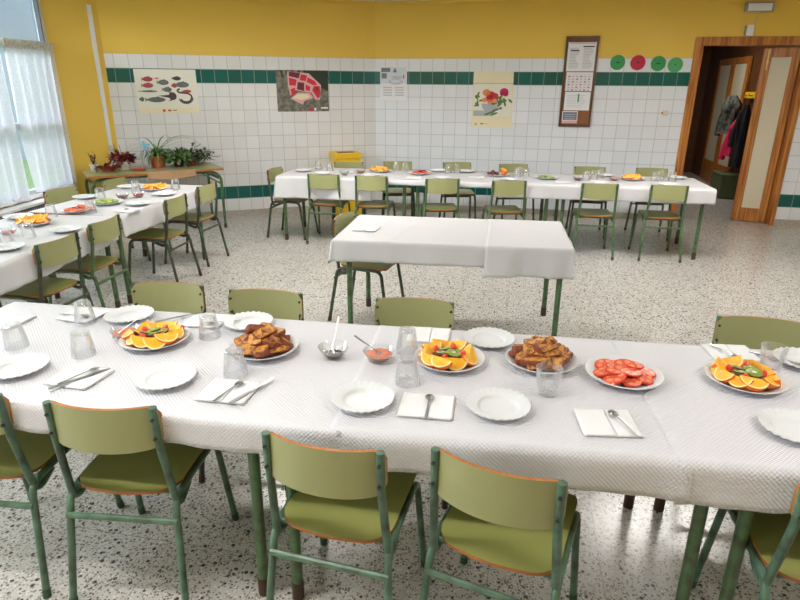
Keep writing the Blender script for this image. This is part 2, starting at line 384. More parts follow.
def plain_wall(name, a, b, openings=(), top=2.64, m='yellow', thick=.14):
    """a, b: ends in order such that the room lies to the right-hand side looking from a to b; openings (s0, s1, z0, z1)"""
    L = hypot(b[0]-a[0], b[1]-a[1]); rz = atan2(b[1]-a[1], b[0]-a[0]); mb = MB()
    xs = sorted({0, L} | {q for o in openings for q in o[:2]})
    for i in range(len(xs) - 1):
        cuts = [o for o in openings if xs[i] >= o[0]-1e-6 and xs[i+1] <= o[1]+1e-6]
        if cuts:
            o = cuts[0]; mb.box(xs[i], xs[i+1], 0, thick, 0, o[2]); mb.box(xs[i], xs[i+1], 0, thick, o[3], top)
        else: mb.box(xs[i], xs[i+1], 0, thick, 0, top)
    o = mb.build(name, m, loc=(*a, 0), rz=rz, smooth=False); tag(o, kind='structure'); return o
# the walls' faces look towards local -y
LC = (C0[0] + 3.24*dL[0], C0[1] + 3.24*dL[1])
plain_wall('wall_corner', W0, LC, thick=.04)
WEND = (-4.50, -2.95)
WL = hypot(W0[0]-WEND[0], W0[1]-WEND[1])
WA = atan2(W0[1]-WEND[1], W0[0]-WEND[0])
WZ0, WZ1 = .55, 2.50
wins = [(.5, 3.6), (3.9, 6.4), (6.65, WL - .004)]
plain_wall('wall_left', WEND, W0, [(a, b, WZ0, WZ1) for a, b in wins], thick=.05)
RE = RP(6.6); R1 = (7.3, 3.5); R2 = (7.0, -3.0)
plain_wall('wall_right', RE, R1); plain_wall('wall_right_window', R1, R2, [(1.0, 3.0, .9, 2.3), (3.4, 5.4, .9, 2.3)])
bpy.data.objects['wall_right_window'].name = 'wall_right_side'
plain_wall('wall_front', R2, WEND)
def poly_obj(name, pts, z0, z1, m):
    mb = MB(); mb.prism(pts, z0, z1); o = mb.build(name, m, smooth=False); tag(o, kind='structure'); return o
room = [WEND, R2, R1, RE, C0, LC, W0]
big = [(-4.75, -3.3), (7.6, -3.3), (7.6, 7.4), RP(6.8, 6.5), RP(2.2, 6.5), (-3.6, 9), (-4.6, 7.2)]
poly_obj('floor', big, -.12, 0, 'terrazzo'); poly_obj('ceiling', big, 2.64, 2.8, 'ceiling')
# cornice line under the ceiling
for nm, a, rz, x0, x1 in (('trim_1', C0, -AR, 0, 6.6), ('trim_2', C0, AL, -3.24, 0)):
    tag(MB().box(x0, x1, -.02, 0, 2.605, 2.64).build(nm, 'yellow', loc=(*a, 0), rz=rz), kind='structure')

# windows ------------------------------------------------------------
def window(n, s0, s1, z0, z1, org, ang, transom=None, mull=(), sill=True):
    def P(s): return s
    f = MB(); w = .045; F0, F1 = -.012, .05
    f.box(s0, s1, F0, F1, z0, z0+w); f.box(s0, s1, F0, F1, z1-w, z1); f.box(s0, s0+w, F0, F1, z0, z1); f.box(s1-w, s1, F0, F1, z0, z1)
    if n == 1: f.box(s0, s1, F0, F1, 1.20, 1.26)
    if transom: f.box(s0, s1, F0, F1, transom-.03, transom+.03)
    for q in mull: f.box(q-.03, q+.03, F0, F1, z0, z1)
    o = f.build('window_%d' % n, 'winframe', loc=(*org, 0), rz=ang, smooth=False); tag(o, kind='structure')
    MB().box(s1-w-.014, s1-w, -.014, .03, z0+w, z1-w).build('gasket', 'windark', o)
    MB().box(s0+w, s1-w, .018, .024, z0+w, z1-w).build('window_pane', 'winglass', o)
    if sill: MB().box(s0-.02, s1, -.05, .09, z0-.035, z0).build('window_sill', 'white', o)
    return o
window(1, wins[2][0], wins[2][1], WZ0, WZ1, WEND, WA, 2.0, (wins[2][1]-1.5,))
window(2, wins[1][0], wins[1][1], WZ0, WZ1, WEND, WA, 2.0, (5.15,))
window(3, wins[0][0], wins[0][1], WZ0, WZ1, WEND, WA, 2.0, (2.0,))
RA = atan2(R2[1]-R1[1], R2[0]-R1[0])
window(4, 1.0, 3.0, .9, 2.3, R1, RA, None, (2.0,)); window(5, 3.4, 5.4, .9, 2.3, R1, RA, None, (4.4,))  # unseen windows, added to let in more light from the right

def curtain(name, s0, s1, z0, z1, label, seed, lean=0):
    rnd = random.Random(seed); mb = MB(); n = int((s1-s0)/.012); ph = [rnd.uniform(0, 6) for _ in range(4)]; nz = 26
    vs = []
    for k in range(nz + 1):
        t = k/nz; z = z1 + (z0-z1)*t
        for i in range(n + 1):
            s = s0 + (s1-s0)*i/n; s += lean*t*(1-(s-s0)/(s1-s0))
            y = -.05 - .026*sin(s*48+ph[0]+.4*sin(t*2)) - .016*sin(s*27+ph[1]) * (.3+.7*t) - .007*sin(s*83+ph[2]+t)
            if k == 0: y += .006*sin(s*150)
            vs.append((s, y, z))
    mb.add(vs, [(k*(n+1)+i, k*(n+1)+i+1, (k+1)*(n+1)+i+1, (k+1)*(n+1)+i) for k in range(nz) for i in range(n)])
    root = empty(name, (*WEND, 0), WA, label, 'curtain', 'sheer window curtains')
    mb.build('curtain_fabric', M['sheer'], root)
    MB().tube([(s0, -.03, z1-.02), (s1, -.03, z1-.02)], .006, m=0).build('curtain_rod', 'white', root)
    hem = MB(); hv = [(v[0], v[1]-.006, v[2]+.01) for v in vs[:n+1]] + [(v[0], v[1]-.006, v[2]-.075) for v in vs[:n+1]]
    hem.add(hv, [(i, i+1, n+1+i+1, n+1+i) for i in range(n)]); hem.build('gathered_heading', 'curtain_head', root)
    return root
M['sheer'] = sheer_mat(); M['curtain_head'] = mat('gathered_voile', (.42, .39, .34), .9, noise=(60, .8, (.7, .68, .64)))
S1 = wins[2][1]
curtain('sheer_curtain', S1-.78, S1+.0, .57, 2.03, 'sheer white curtain nearest the yellow corner pillar, below the window transom', 1, .10)
curtain('sheer_curtain', S1-1.85, S1-.84, .52, 2.03, 'sheer white curtain hanging at the edge of the photo, left of the green gap', 2)

# outside ------------------------------------------------------------
tag(MB().box(-40, -4.62, -20, 30, -.4, -.3).build('lawn', 'grass'), kind='structure')
b = empty('neighbouring_building', (-8.4, 17.25, -.3), radians(20), 'pale green and grey building outside behind the upper window panes', 'building')
MB().box(-4, 2.6, 0, 3, 0, 7).build('wall', 'facade', b, smooth=False)
MB().box(-8, -.3, -.6, 0, 0, 6.2).build('grey_facade', 'facade2', b, smooth=False)
MB().box(-.75, -.35, -.75, -.6, 2.6, 3.5).build('white_shutter_box', 'white', b, smooth=False)
MB().box(-8.2, 2.7, -.8, .3, 6.2, 6.4).build('roof_edge', 'cream', b, smooth=False)

# white trunking and radiator ------------------------------------------
PA = atan2(LC[1]-W0[1], LC[0]-W0[0]); PL = hypot(LC[0]-W0[0], LC[1]-W0[1])
tag(MB().box(PL-.115, PL-.07, -.022, 0, .72, 2.45).build('cable_trunking', 'conduit', loc=(*W0, 0), rz=PA, bevel=.003),
    'white vertical cable trunking strip on the yellow corner pillar behind the potted plants', 'trunking')
r = empty('radiator', (*WEND, 0), WA, 'grey ribbed radiator under the curtained window behind the side table', 'radiator')
MB().box(S1-1.9, S1-.6, -.16, -.06, .1, .46).build('radiator_body', 'grey', r, bevel=.006)
g = MB()
for i in range(40): g.box(S1-1.88+i*.032, S1-1.868+i*.032, -.165, -.06, .12, .47)
g.build('fins', 'dgrey', r, smooth=False)
MB().box(S1-1.95, S1-.55, -.18, -.03, .475, .50).build('top_shelf', 'white', r, bevel=.003)
g = MB(); g.box(S1-1.8, S1-1.75, -.13, -.09, 0, .1); g.box(S1-.75, S1-.7, -.13, -.09, 0, .1); g.build('foot', 'grey', r)

# door ----------------------------------------------------------------
def wr(name, rz=-AR, **k): return empty(name, (*C0, 0), rz, **k)
df = MB(); fo = .095
df.box(DS0-fo, DS0, -.025, .14, 0, DH+fo); df.box(DS1, DS1+.06, -.025, .14, 0, DH+fo); df.box(DS0, DS1, -.025, .14, DH, DH+fo)
df.box(DS0, DS0+.02, .03, .14, 0, DH)
o = df.build('trim_3', 'pine', loc=(*C0, 0), rz=-AR, bevel=.005, smooth=False); tag(o, kind='structure')
# narrow leaf ajar
ang = atan2(.10, -.37); hx, hy = RP(5.105, .10)
lf = empty('door_1', (hx, hy, .008), -AR + pi - atan2(.10, .37)); tag(lf, kind='structure')
LWd = .385; f = MB()
f.box(0, .085, -.02, .02, 0, 2.075); f.box(LWd-.095, LWd, -.02, .02, 0, 2.075); f.box(.085, LWd-.095, -.02, .02, 0, .17); f.box(.085, LWd-.095, -.02, .02, 1.97, 2.075)
f.build('leaf_frame', 'pine', lf, bevel=.006, smooth=False)
MB().box(.08, LWd-.09, -.008, .008, .165, 1.975).build('panel', 'cream', lf, smooth=False)
MB().box(LWd-.065, LWd-.05, .02, .028, 1.83, 2.06).box(LWd-.07, LWd-.045, .028, .036, 1.9, 1.93).build('bolt', 'brass', lf, bevel=.002)
# corridor behind the door
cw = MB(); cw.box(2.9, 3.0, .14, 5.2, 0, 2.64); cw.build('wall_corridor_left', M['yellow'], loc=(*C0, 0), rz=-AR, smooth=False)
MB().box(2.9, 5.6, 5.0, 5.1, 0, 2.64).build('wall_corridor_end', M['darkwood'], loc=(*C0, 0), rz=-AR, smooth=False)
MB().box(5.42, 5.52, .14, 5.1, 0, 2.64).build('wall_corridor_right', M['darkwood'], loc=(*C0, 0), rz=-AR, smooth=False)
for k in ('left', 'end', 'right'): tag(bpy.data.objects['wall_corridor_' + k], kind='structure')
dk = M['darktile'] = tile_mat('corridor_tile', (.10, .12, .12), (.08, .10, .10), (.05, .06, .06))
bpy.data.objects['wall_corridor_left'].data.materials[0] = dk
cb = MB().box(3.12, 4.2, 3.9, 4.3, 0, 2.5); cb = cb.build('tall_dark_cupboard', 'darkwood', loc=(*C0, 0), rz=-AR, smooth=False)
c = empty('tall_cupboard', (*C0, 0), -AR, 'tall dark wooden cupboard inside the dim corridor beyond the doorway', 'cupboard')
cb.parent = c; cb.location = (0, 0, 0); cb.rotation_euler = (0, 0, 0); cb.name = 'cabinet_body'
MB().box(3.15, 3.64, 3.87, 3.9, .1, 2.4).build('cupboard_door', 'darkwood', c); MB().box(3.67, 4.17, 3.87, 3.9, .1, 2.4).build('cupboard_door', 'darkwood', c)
# panelled doors on the corridor's right side
for k, d0 in ((2, 2.62), (3, 3.40)):
    d = wr('door_%d' % k); tag(d, kind='structure'); f = MB()
    f.box(5.37, 5.41, d0, d0+.11, 0, 2.1); f.box(5.37, 5.41, d0+.66, d0+.77, 0, 2.1); f.box(5.37, 5.41, d0+.1, d0+.67, 0, .38); f.box(5.37, 5.41, d0+.1, d0+.67, 2.0, 2.1)
    f.build('leaf_frame', 'pine', d, bevel=.005, smooth=False)
    MB().box(5.385, 5.405, d0+.1, d0+.67, .37, 2.01).build('panel', 'cream', d, smooth=False)
# coats on a rail
cr = wr('coat_rail', label='yellow coat rail with pegs on the corridor wall beyond the doorway', cat='coat rail')
MB().box(5.34, 5.42, 1.75, 2.45, 1.48, 1.57).build('rail_board', 'ybox', cr, bevel=.004)
for q in (1.85, 2.1, 2.35): MB().tube([(5.35, q, 1.52), (5.29, q, 1.52), (5.28, q, 1.55)], .008).build('peg', 'steel', cr)
def coat(name, mk, d, w, z0, z1, label, dep=.16, seed=0, tilt=0):
    rnd = random.Random(seed); mb = MB(); n = 20; prof = []
    rings = 12; vs = []
    for i in range(rings + 1):
        t = i/rings; z = z1 + (z0-z1)*t; ww = w*(.25+.75*min(1, t*3.5)**.6)*(.92+.12*sin(t*5+seed)); dd = dep*(.4+.6*min(1, t*4))*(1+.1*sin(t*7))
        for j in range(n):
            a = 2*pi*j/n; k = 1 + .16*sin(5*a+seed+t*3) + .07*sin(9*a+t*5)
            vs.append((5.27 - .5*dep + dd*.5*cos(a)*k, d + tilt*t + ww*.5*sin(a)*k, z))
    fs = [(i*n+j, i*n+(j+1) % n, (i+1)*n+(j+1) % n, (i+1)*n+j) for i in range(rings) for j in range(n)] + [tuple(range(n)), tuple(rings*n+j for j in range(n))]
    mb.add(vs, fs); o = wr(name, label=label, cat='coat'); mb.build('coat_body', mk, o)
    sl = MB(); sl.tube([(5.25-.5*dep, d+w*.3, z1-.10), (5.21-.5*dep, d+w*.5+tilt*.4, z1-.4), (5.19-.5*dep, d+w*.5+tilt*.6, z1-.62)], [.05, .055, .045], 10); sl.build('sleeve', mk, o)
    return o
coat('hanging_coat', 'camo', 2.36, .38, .95, 1.52, 'mottled grey and black coat hanging on the corridor coat rail', .24, 1)
coat('hanging_coat', 'pink', 2.06, .22, .62, 1.18, 'bright pink coat hanging beside the mottled one', .16, 2, .14)
coat('hanging_coat', 'blackcloth', 1.80, .22, .50, 1.4, 'black coat hanging lowest beside the bright pink one', .16, 3)
bx = wr('storage_bin', label='dull olive storage bin standing on the corridor floor under the coats', cat='bin')
MB().box(5.05, 5.36, 1.85, 2.35, 0, .34).build('bin_body', 'olivebox', bx, bevel=.01); MB().box(5.04, 5.37, 1.84, 2.36, .34, .37).build('bin_lid', 'olivebox', bx, bevel=.006)

# things on the back walls ---------------------------------------------
def RW(name, x, z, label, cat, group=None, y=-.0065): return empty(name, (C0[0]+x*dR[0]+y*-dR[1]*-1*-1, C0[1]+x*dR[1]+y*dR[0], z), -AR, label, cat, group)
def LW(name, x, z, label, cat, y=-.0065): return empty(name, (C0[0]+x*cos(AL)-y*sin(AL), C0[1]+x*sin(AL)+y*cos(AL), z), AL, label, cat)
def ell(cx, cz, rx, rz_, n=16, a=0):
    return [(cx + rx*cos(2*pi*i/n)*cos(a) - rz_*sin(2*pi*i/n)*sin(a), cz + rx*cos(2*pi*i/n)*sin(a) + rz_*sin(2*pi*i/n)*cos(a)) for i in range(n)]
def rect(x0, x1, z0, z1): return [(x0, z0), (x1, z0), (x1, z1), (x0, z1)]

# fish poster: 0.69 x 0.49
p = LW('fish_poster', -2.61, 1.553, 'white poster of assorted red and dark fish on the tiled wall', 'poster')
s = MB(); s.wallpoly(rect(-.345, .345, -.245, .245), -.002, 0, .002); s.wallpoly(rect(-.345, .345, -.245, -.19), -.0025, 1)
Y = -.004
def fish(cx, cz, L, H, m, flip=1, eye=True):
    s.wallpoly(ell(cx, cz, L*.42, H*.5), Y, m)
    s.wallpoly([(cx-flip*L*.36, cz), (cx-flip*L*.55, cz+H*.42), (cx-flip*L*.50, cz), (cx-flip*L*.55, cz-H*.42)], Y, m)
    s.wallpoly([(cx-L*.15, cz+H*.42), (cx+L*.12, cz+H*.62), (cx+L*.15, cz+H*.38)], Y, m)
for cx, cz, L, H, m in ((-.20,.135,.13,.055,2),(-.205,.065,.14,.055,2),(.125,.145,.11,.045,4),(-.03,.10,.14,.06,3),(.18,.075,.18,.065,3),(.09,.065,.07,.05,2),
                        (.005,.02,.12,.055,3),(.225,0,.12,.035,2),(-.20,0,.22,.022,3),(-.13,-.095,.24,.06,3),(-.29,-.09,.06,.05,3),(-.1,.145,.06,.012,5)):
    fish(cx, cz, L, H, m)
# angler fish and eel
s.wallpoly(ell(.055,-.055,.045,.045), Y, 4); s.wallpoly([(.02,-.04),(-.11,-.05),(.02,-.075)], Y, 4); s.wallpoly([(.03,-.02),(0,.0),(.05,-.01)], Y, 4); s.wallpoly([(.03,-.09),(.0,-.115),(.05,-.1)], Y, 4)
def stroke(mb, pts, w, y, m):
    for i in range(len(pts) - 1):
        (x0, z0), (x1, z1) = pts[i], pts[i+1]; L = hypot(x1-x0, z1-z0) or 1; nx, nz = -(z1-z0)/L*w/2, (x1-x0)/L*w/2
        mb.wallpoly([(x0-nx, z0-nz), (x1-nx, z1-nz), (x1+nx, z1+nz), (x0+nx, z0+nz)], y, m)
eel = [(.13+.0, -.10)] + [(.205+.07*cos(a), -.075+.055*sin(a)) for a in [radians(q) for q in range(-160, 100, 20)]] + [(.14, -.015), (.115, .0), (.12, .02), (.145, .025)]
for i in range(len(eel) - 1): stroke(s, eel[i:i+2], .034 if i < 9 else .02, Y, 4)
s.wallpoly(rect(-.075,-.045,-.232,-.205), Y, 5); s.wallpoly(rect(-.015,.02,-.228,-.208), Y, 2); s.wallpoly(rect(.035,.085,-.222,-.212), Y, 3)
s.build('printed_sheet', ['cream_paper', 'cream_paper2', 'fishred', 'fishgrey', 'fishdark', 'red'], p, smooth=False)

# meat poster: .67 x .50
p = LW('meat_cuts_poster', -.975, 1.560, 'dark poster of red meat cuts laid out in the outline of a cow', 'poster')
s = MB(); s.wallpoly(rect(-.335, .335, -.25, .25), -.002, 0, .002)
for i in range(9): s.wallpoly([(-.28+i*.072, .245), (-.25+i*.072, .245), (-.24+i*.074, .16-.02*(i % 3)), (-.262+i*.074, .17)], -.003, 1)
s.wallpoly([(.0,.245),(.33,.245),(.33,.0),(.22,.05),(.1,.19)], -.0025, 1)
# pale ground then cuts on top
def pl(px): return [((x-390)/650*.67, (310-z)/480*.5) for x, z in px]
s.wallpoly(pl([(205,85),(470,105),(620,240),(600,410),(540,410),(500,330),(420,320),(300,300),(230,360),(205,250)]), -.0035, 2)
for poly, m in (([(225,90),(365,100),(345,165),(225,140)],3),([(222,155),(320,180),(300,250),(225,245)],4),([(372,115),(450,130),(430,195),(355,185)],4),
                ([(455,150),(540,190),(575,240),(520,240),(440,205)],4),([(330,205),(410,215),(405,310),(315,290)],3),([(425,235),(485,260),(475,310),(425,300)],4),
                ([(530,250),(600,250),(610,310),(600,380),(570,395),(505,300)],4),([(540,270),(590,268),(570,320)],3),([(235,290),(295,270),(290,350),(250,365)],4)):
    s.wallpoly(pl(poly), -.0045, m)
s.wallpoly(pl([(230,400),(320,330),(470,330),(520,390),(400,430),(380,470)]), -.0035, 2)
s.wallpoly(pl([(250,390),(330,345),(440,345),(480,380),(370,415)]), -.0045, 5)
s.wallpoly(pl([(610,500),(700,500),(700,518),(610,518)]), -.0045, 6); s.wallpoly(pl([(458,508),(500,508),(500,545),(458,545)]), -.0045, 4); s.wallpoly(pl([(520,510),(550,510),(550,540),(520,540)]), -.0045, 6)
s.build('printed_sheet', ['meatbg', 'meatdark', 'pinkish', 'dred', 'red', 'cream_paper2', 'paper'], p, smooth=False)

# leaflet in the wall corner
p = RW('printed_leaflet', .25, 1.66, 'small bluish leaflet of pictures and text taped beside the wall corner', 'leaflet')
s = MB(); s.wallpoly(rect(-.18, .18, -.21, .21), -.002, 0, .002); s.wallpoly(rect(-.17, .17, -.0, .2), -.0027, 1)
s.wallpoly(rect(-.165,-.045,.14,.19), -.0035, 2); s.wallpoly(rect(-.16,-.09,.06,.125), -.0035, 2); s.wallpoly([(-.01,.135),(.05,.135),(.02,.195)], -.0035, 2)
s.wallpoly(ell(.05,.075,.08,.02), -.0035, 3); s.wallpoly(ell(.03,.02,.1,.035), -.0035, 3); s.wallpoly(ell(.03,.025,.07,.02), -.0042, 1); s.wallpoly(rect(.13,.145,.06,.11), -.0035, 4)
for i in range(4):
    for x0 in (-.14, .02): s.wallpoly(rect(x0, x0+.12, -.06-i*.032, -.045-i*.032), -.003, 3)
s.build('printed_sheet', ['paper', 'paperblue', 'ink', 'inklight', 'red'], p, smooth=False)

# flower poster .51 x .70
p = RW('flower_poster', 1.558, 1.465, 'cream poster of a bowl of flowers beside the notice board', 'poster')
s = MB(); s.wallpoly([(-.26,-.35),(.27,-.345),(.25,.35),(-.255,.35)], -.002, 0, .002)
s.wallpoly(rect(-.25,.25,.20,.205), -.003, 5); s.wallpoly(rect(-.24,.24,-.2,.19), -.0027, 7)
s.wallpoly(rect(-.24,.02,-.2,-.13), -.003, 4)
s.wallpoly([(-.14,-.045),(.10,-.045),(.07,-.115),(.0,-.135),(-.08,-.135),(-.12,-.11)], -.0035, 4)
rnd = random.Random(4)
for i in range(30):
    a = rnd.uniform(0, 3); x = rnd.choice([rnd.uniform(.08,.23), rnd.uniform(-.23,-.13), rnd.uniform(.0,.1)]); z = rnd.uniform(-.06,.06) if x > -.1 else rnd.uniform(-.07,.1)
    s.wallpoly(ell(x, z, .035, .014, 8, a), -.0038-i*.00002, 1)
for x, z in ((-.05,-.17),(0,-.15),(.03,-.17),(.05,-.12)): s.wallpoly(ell(x, z, .05, .014, 10, .3), -.004, 1)
for x, z, rr, m in ((-.08,.09,.05,6),(-.02,.06,.055,2),(.03,.05,.045,2),(-.04,.02,.05,2),(-.1,.0,.035,6),(-.03,-.02,.035,6),(.03,-.01,.03,6),(.145,.10,.055,3),(.12,.08,.03,3),(.165,.075,.035,3)):
    s.wallpoly(ell(x, z, rr, rr*.85), -.0045, m)
s.wallpoly(ell(.11,-.1,.022,.018), -.0045, 5); s.wallpoly(rect(-.21,-.19,-.31,-.29), -.0035, 5); s.wallpoly(rect(-.14,-.105,-.305,-.287), -.0035, 5); s.wallpoly(rect(-.095,-.04,-.30,-.293), -.0035, 4)
s.build('printed_sheet', ['cream_paper2', 'leafp', 'red', 'magenta', 'bowlp', 'ink', 'orangep', 'cream_paper'], p, smooth=False)

# notice board
p = RW('notice_board', 2.61, 1.683, 'tall wooden framed cork notice board pinned with papers', 'notice board')
MB().box(-.165, .165, -.012, 0, -.50, .50).build('cork_panel', 'cork', p)
fm = MB(); fm.box(-.195,-.165,-.03,0,-.53,.53); fm.box(.165,.195,-.03,0,-.53,.53); fm.box(-.165,.165,-.03,0,-.53,-.495); fm.box(-.165,.165,-.03,0,.46,.53)
fm.build('frame', 'darkwood', p, bevel=.004, smooth=False)
def sheet(x0, x1, z0, z1, label, fill, bend_=0):
    cx, cz = (x0+x1)/2, (z0+z1)/2
    q = RW('pinned_paper', 2.61+cx, 1.683+cz, label, 'paper', None, -.0345); hw, hh = (x1-x0)/2, (z1-z0)/2
    s = MB(); s.wallpoly(rect(-hw, hw, -hh, hh), -.001, 0, .002); fill(s, hw, hh)
    s.build('printed_sheet', ['paper', 'inklight', 'black', 'pinkish', 'ink', 'discg'], q, smooth=False)
def fa(s, w, h):
    for x0 in (-w*.85, w*.1):
        for i in range(14): s.wallpoly(rect(x0, x0+w*.7*(.8+.2*sin(i*7)), h*.5-i*h*.1, h*.545-i*h*.1), -.002, 1)
    s.wallpoly(rect(w*.05, w*.85, h*.6, h*.68), -.002, 2); s.wallpoly(rect(-w*.8, -w*.2, h*.35, h*.42), -.0025, 2); s.wallpoly(rect(-w*.9, w*.9, h*.82, h*.9), -.002, 3)
def fb(s, w, h):
    for i in range(6):
        s.wallpoly(rect(-w*.9, w*.9, h*.75-i*h*.3, h*.77-i*h*.3), -.002, 1)
        for k in range(6): s.wallpoly(rect(-w*.85+k*w*.3, -w*.68+k*w*.3, h*.5-i*h*.29, h*.62-i*h*.29), -.002, 3 if (i+k) % 3 else 4)
def fc(s, w, h):
    for i in range(8): s.wallpoly(rect(-w*.8, w*.7*(.8+.2*sin(i*5)), h*.6-i*h*.18, h*.64-i*h*.18), -.002, 1)
    s.wallpoly(rect(w*.02, w*.14, -h*.1, h*.8), -.003, 5)
def fd(s, w, h):
    s.wallpoly(rect(-w*.9, w*.9, -h*.45, h*.85), -.002, 4); s.wallpoly(rect(-w, w, -h, -h*.55), -.002, 3)
    for i in range(3): s.wallpoly(rect(-w*.7, w*.7, h*.4-i*h*.35, h*.5-i*h*.35), -.003, 1)
sheet(-.165, .175, .13, .475, 'topmost printed paper on the notice board, two columns of text', fa)
sheet(-.155, .165, -.10, .12, 'gridded pinkish paper on the notice board under the topmost sheet', fb)
sheet(-.15, .16, -.33, -.11, 'paper on the notice board with a small green clip mark', fc)
sheet(-.16, .03, -.49, -.34, 'smallest paper on the notice board, dark picture over a pink strip', fd)

# round wall signs
for x, z, m, lb in ((3.05, 1.915, 'discg', 'green round foam disc on the wall nearest the notice board'), (3.285, 1.913, 'discr', 'red round foam disc on the tiled wall'),
                    (3.52, 1.903, 'discg', 'green round foam disc just right of the red disc'), (3.715, 1.887, 'discg2', 'paler green round foam disc nearest the door frame')):
    o = RW('round_disc', x, z, lb, 'disc', 'round foam discs beside the doorway'); s = MB()
    s.wallpoly(ell(0, 0, .086, .086, 32), -.012, 0, .012); s.build('disc_face', m, o)
    w = .022 if m != 'discg2' else .008
    MB().wallpoly([(-w, -.002), (w, -.007), (w, .005), (-w, .011)], -.0135, 0, .001).build('slot', 'black', o)
    if m == 'discr' or m == 'discg': pass
o = RW('wall_socket', 3.685, 1.335, 'small beige junction box on the white tiles left of the door', 'socket')
MB().box(-.03, .03, -.02, 0, -.03, .03).build('socket_body', 'cream', o, bevel=.005); MB().box(-.045, -.028, -.012, 0, -.012, .012).build('cable_stub', 'ply', o)
o = RW('emergency_light', 4.52, 2.50, 'white emergency light fitting on the yellow wall above the door', 'light', None, 0)
MB().box(-.15, .15, -.05, 0, -.05, .055).build('housing', 'grey', o, bevel=.006); MB().box(-.125, .125, -.058, -.048, -.038, .038).build('diffuser', 'paper', o, bevel=.004)
o = RW('wall_sensor', 4.475, 2.26, 'small white sensor box with cable above the door frame', 'sensor', None, 0)
MB().box(-.045, .03, -.04, 0, -.06, .06).build('sensor_body', 'white', o, bevel=.006); MB().tube([(.035, -.008, .0), (.04, -.008, .19)], .005).build('cable', 'cream', o); MB().box(-.06,-.045,-.03,0,-.055,.05).build('side_plate', 'grey', o)

# ------------------------------------------------------------------ chairs
def back_mesh():
    """curved plywood backrest: bows to the rear in the middle"""
    mb = MB(); W, H, T = .176, .070, .011; nx = 20
    def Y(x): return -.046*(1-abs(x/W)**2.2) + .020
    # triangulated by columns so that it can curve
    cols = []
    for i in range(nx + 1):
        x = -W + 2*W*i/nx; e = W-abs(x); r = .03
        h = H - (r - sqrt(max(0, r*r-(r-e)**2)) if e < r else 0); sag = .010*(1-(x/W)**2)
        cols.append((x, -h - sag, h))
    vs = []
    for x, a, b in cols: vs += [(x, Y(x), a), (x, Y(x), b), (x, Y(x)+T, a), (x, Y(x)+T, b)]
    o = len(mb.v); F = []; E = []
    for i in range(nx):
        k = i*4; F += [(k, k+4, k+5, k+1), (k+2, k+3, k+7, k+6)]; E += [(k+1, k+5, k+7, k+3), (k, k+2, k+6, k+4)]
    k = nx*4; E += [(0, 1, 3, 2), (k, k+2, k+3, k+1)]
    mb.add(vs, F, 0); mb.add(vs, E, 1)
    # the tips of the first and last columns are degenerate, so merge by distance at build
    return mb
def seat_mesh():
    mb = MB(); W = .172
    poly = arc(W-.025, .385-.025, .025, 0, pi/2, 4) + arc(-W+.025, .36, .025, pi/2, pi, 4) + [(-W, .12)] + arc(-W+.085, .095, .085, pi, pi*1.42, 6) + [(-.05, .004), (0, .0), (.05, .004)] + arc(W-.085, .095, .085, -pi*.42, 0, 6) + [(W, .12)]
    mb.prism(poly, -.011, 0, 0, 1); return mb
def make_chair(frame, foot):
    def mk():
        c = empty('school_chair'); tag(c, None, 'chair')
        seat_mesh().build('seat', ['lam_seat', 'ply'], c, (0, .02, .432), smooth=False)
        back_mesh().build('backrest', ['lam_back', 'ply'], c, (0, .0, .683))
        for s in (-1, 1):
            x = .176*s; xf = .196*s
            rear = bend([(xf, -.035, 0), (x, .035, .408), (x, .20, .415)], .05, 6)
            front = bend([(xf, .425, 0), (x, .365, .412), (x, .20, .415)], .05, 6)
            for pth in (rear, front):
                l = MB().tube(pth, .0122, 10).build('leg', frame, c)
                p0, p1 = pth[0], pth[1]; t = .032/.35
                MB().tube([(p0[0], p0[1], .0), tuple(p0[k]+(p1[k]-p0[k])*t for k in range(3))], .0135, 10).build('foot_cap', foot, l)
            post = bend([(x*.93, .008, .752), (x*.93, .012, .62), (x, .050, .362), (x*.97, .14, .395)], .05, 6)
            MB().tube(post, .0122, 10).build('back_post', frame, c)
            for bz in (.715, .650): MB().tube([(x*.93, -.007, bz), (x*.93, .03, bz)], .0055, 8).build('bolt', 'bolt', c)
        MB().tube([(-.184, .013, .335), (.184, .013, .335)], .0105, 8).build('crossbar', frame, c)
        for by in (.345, .07): MB().tube([(-.176, by, .408), (.176, by, .408)], .009, 8).build('seat_bearer', frame, c)
        return c
    return mk
CH = {'n': make_chair('frame_near', 'rubber_green'), 'g': make_chair('frame', 'rubber'), 'd': make_chair('frame_dark', 'rubber')}
def chair(kind, x, y, deg, label, group):
    """x, y: middle of the two back posts; deg: direction from the sitter's left to right"""
    return place('chair_' + kind, CH[kind], x, y, 0, radians(deg), label, group)
G1 = 'chairs drawn up to the near side of the front table'
chair('n', -1.385, 1.595, -6, 'olive chair cut off by the photo edge, leftmost near chair of the front table', G1)
chair('n', -.887, 1.522, -5, 'olive chair at the near side, before the fruit plate with red paste', G1)
chair('n', -.208, 1.335, -15.6, 'turned olive chair before the empty plate at the middle of the front table', G1)
chair('n', .240, 1.240, -24.9, 'most sharply turned olive chair with worn orange top edge, near side of front table', G1)
chair('n', 1.150, 1.155, -10, 'olive chair cut off at the lower right corner with chipped frame', G1)
G2 = 'chairs at the far side of the front table'
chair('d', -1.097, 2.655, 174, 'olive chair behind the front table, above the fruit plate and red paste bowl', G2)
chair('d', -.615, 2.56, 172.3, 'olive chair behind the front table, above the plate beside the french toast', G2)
chair('g', .066, 2.455, 170.7, 'olive chair behind the front table, above the pair of upturned glasses', G2)
chair('g', 1.49, 2.25, 165, 'olive chair behind the front table with a chipped corner, farthest right', G2)
G3 = 'chairs at the near side of the long back table'
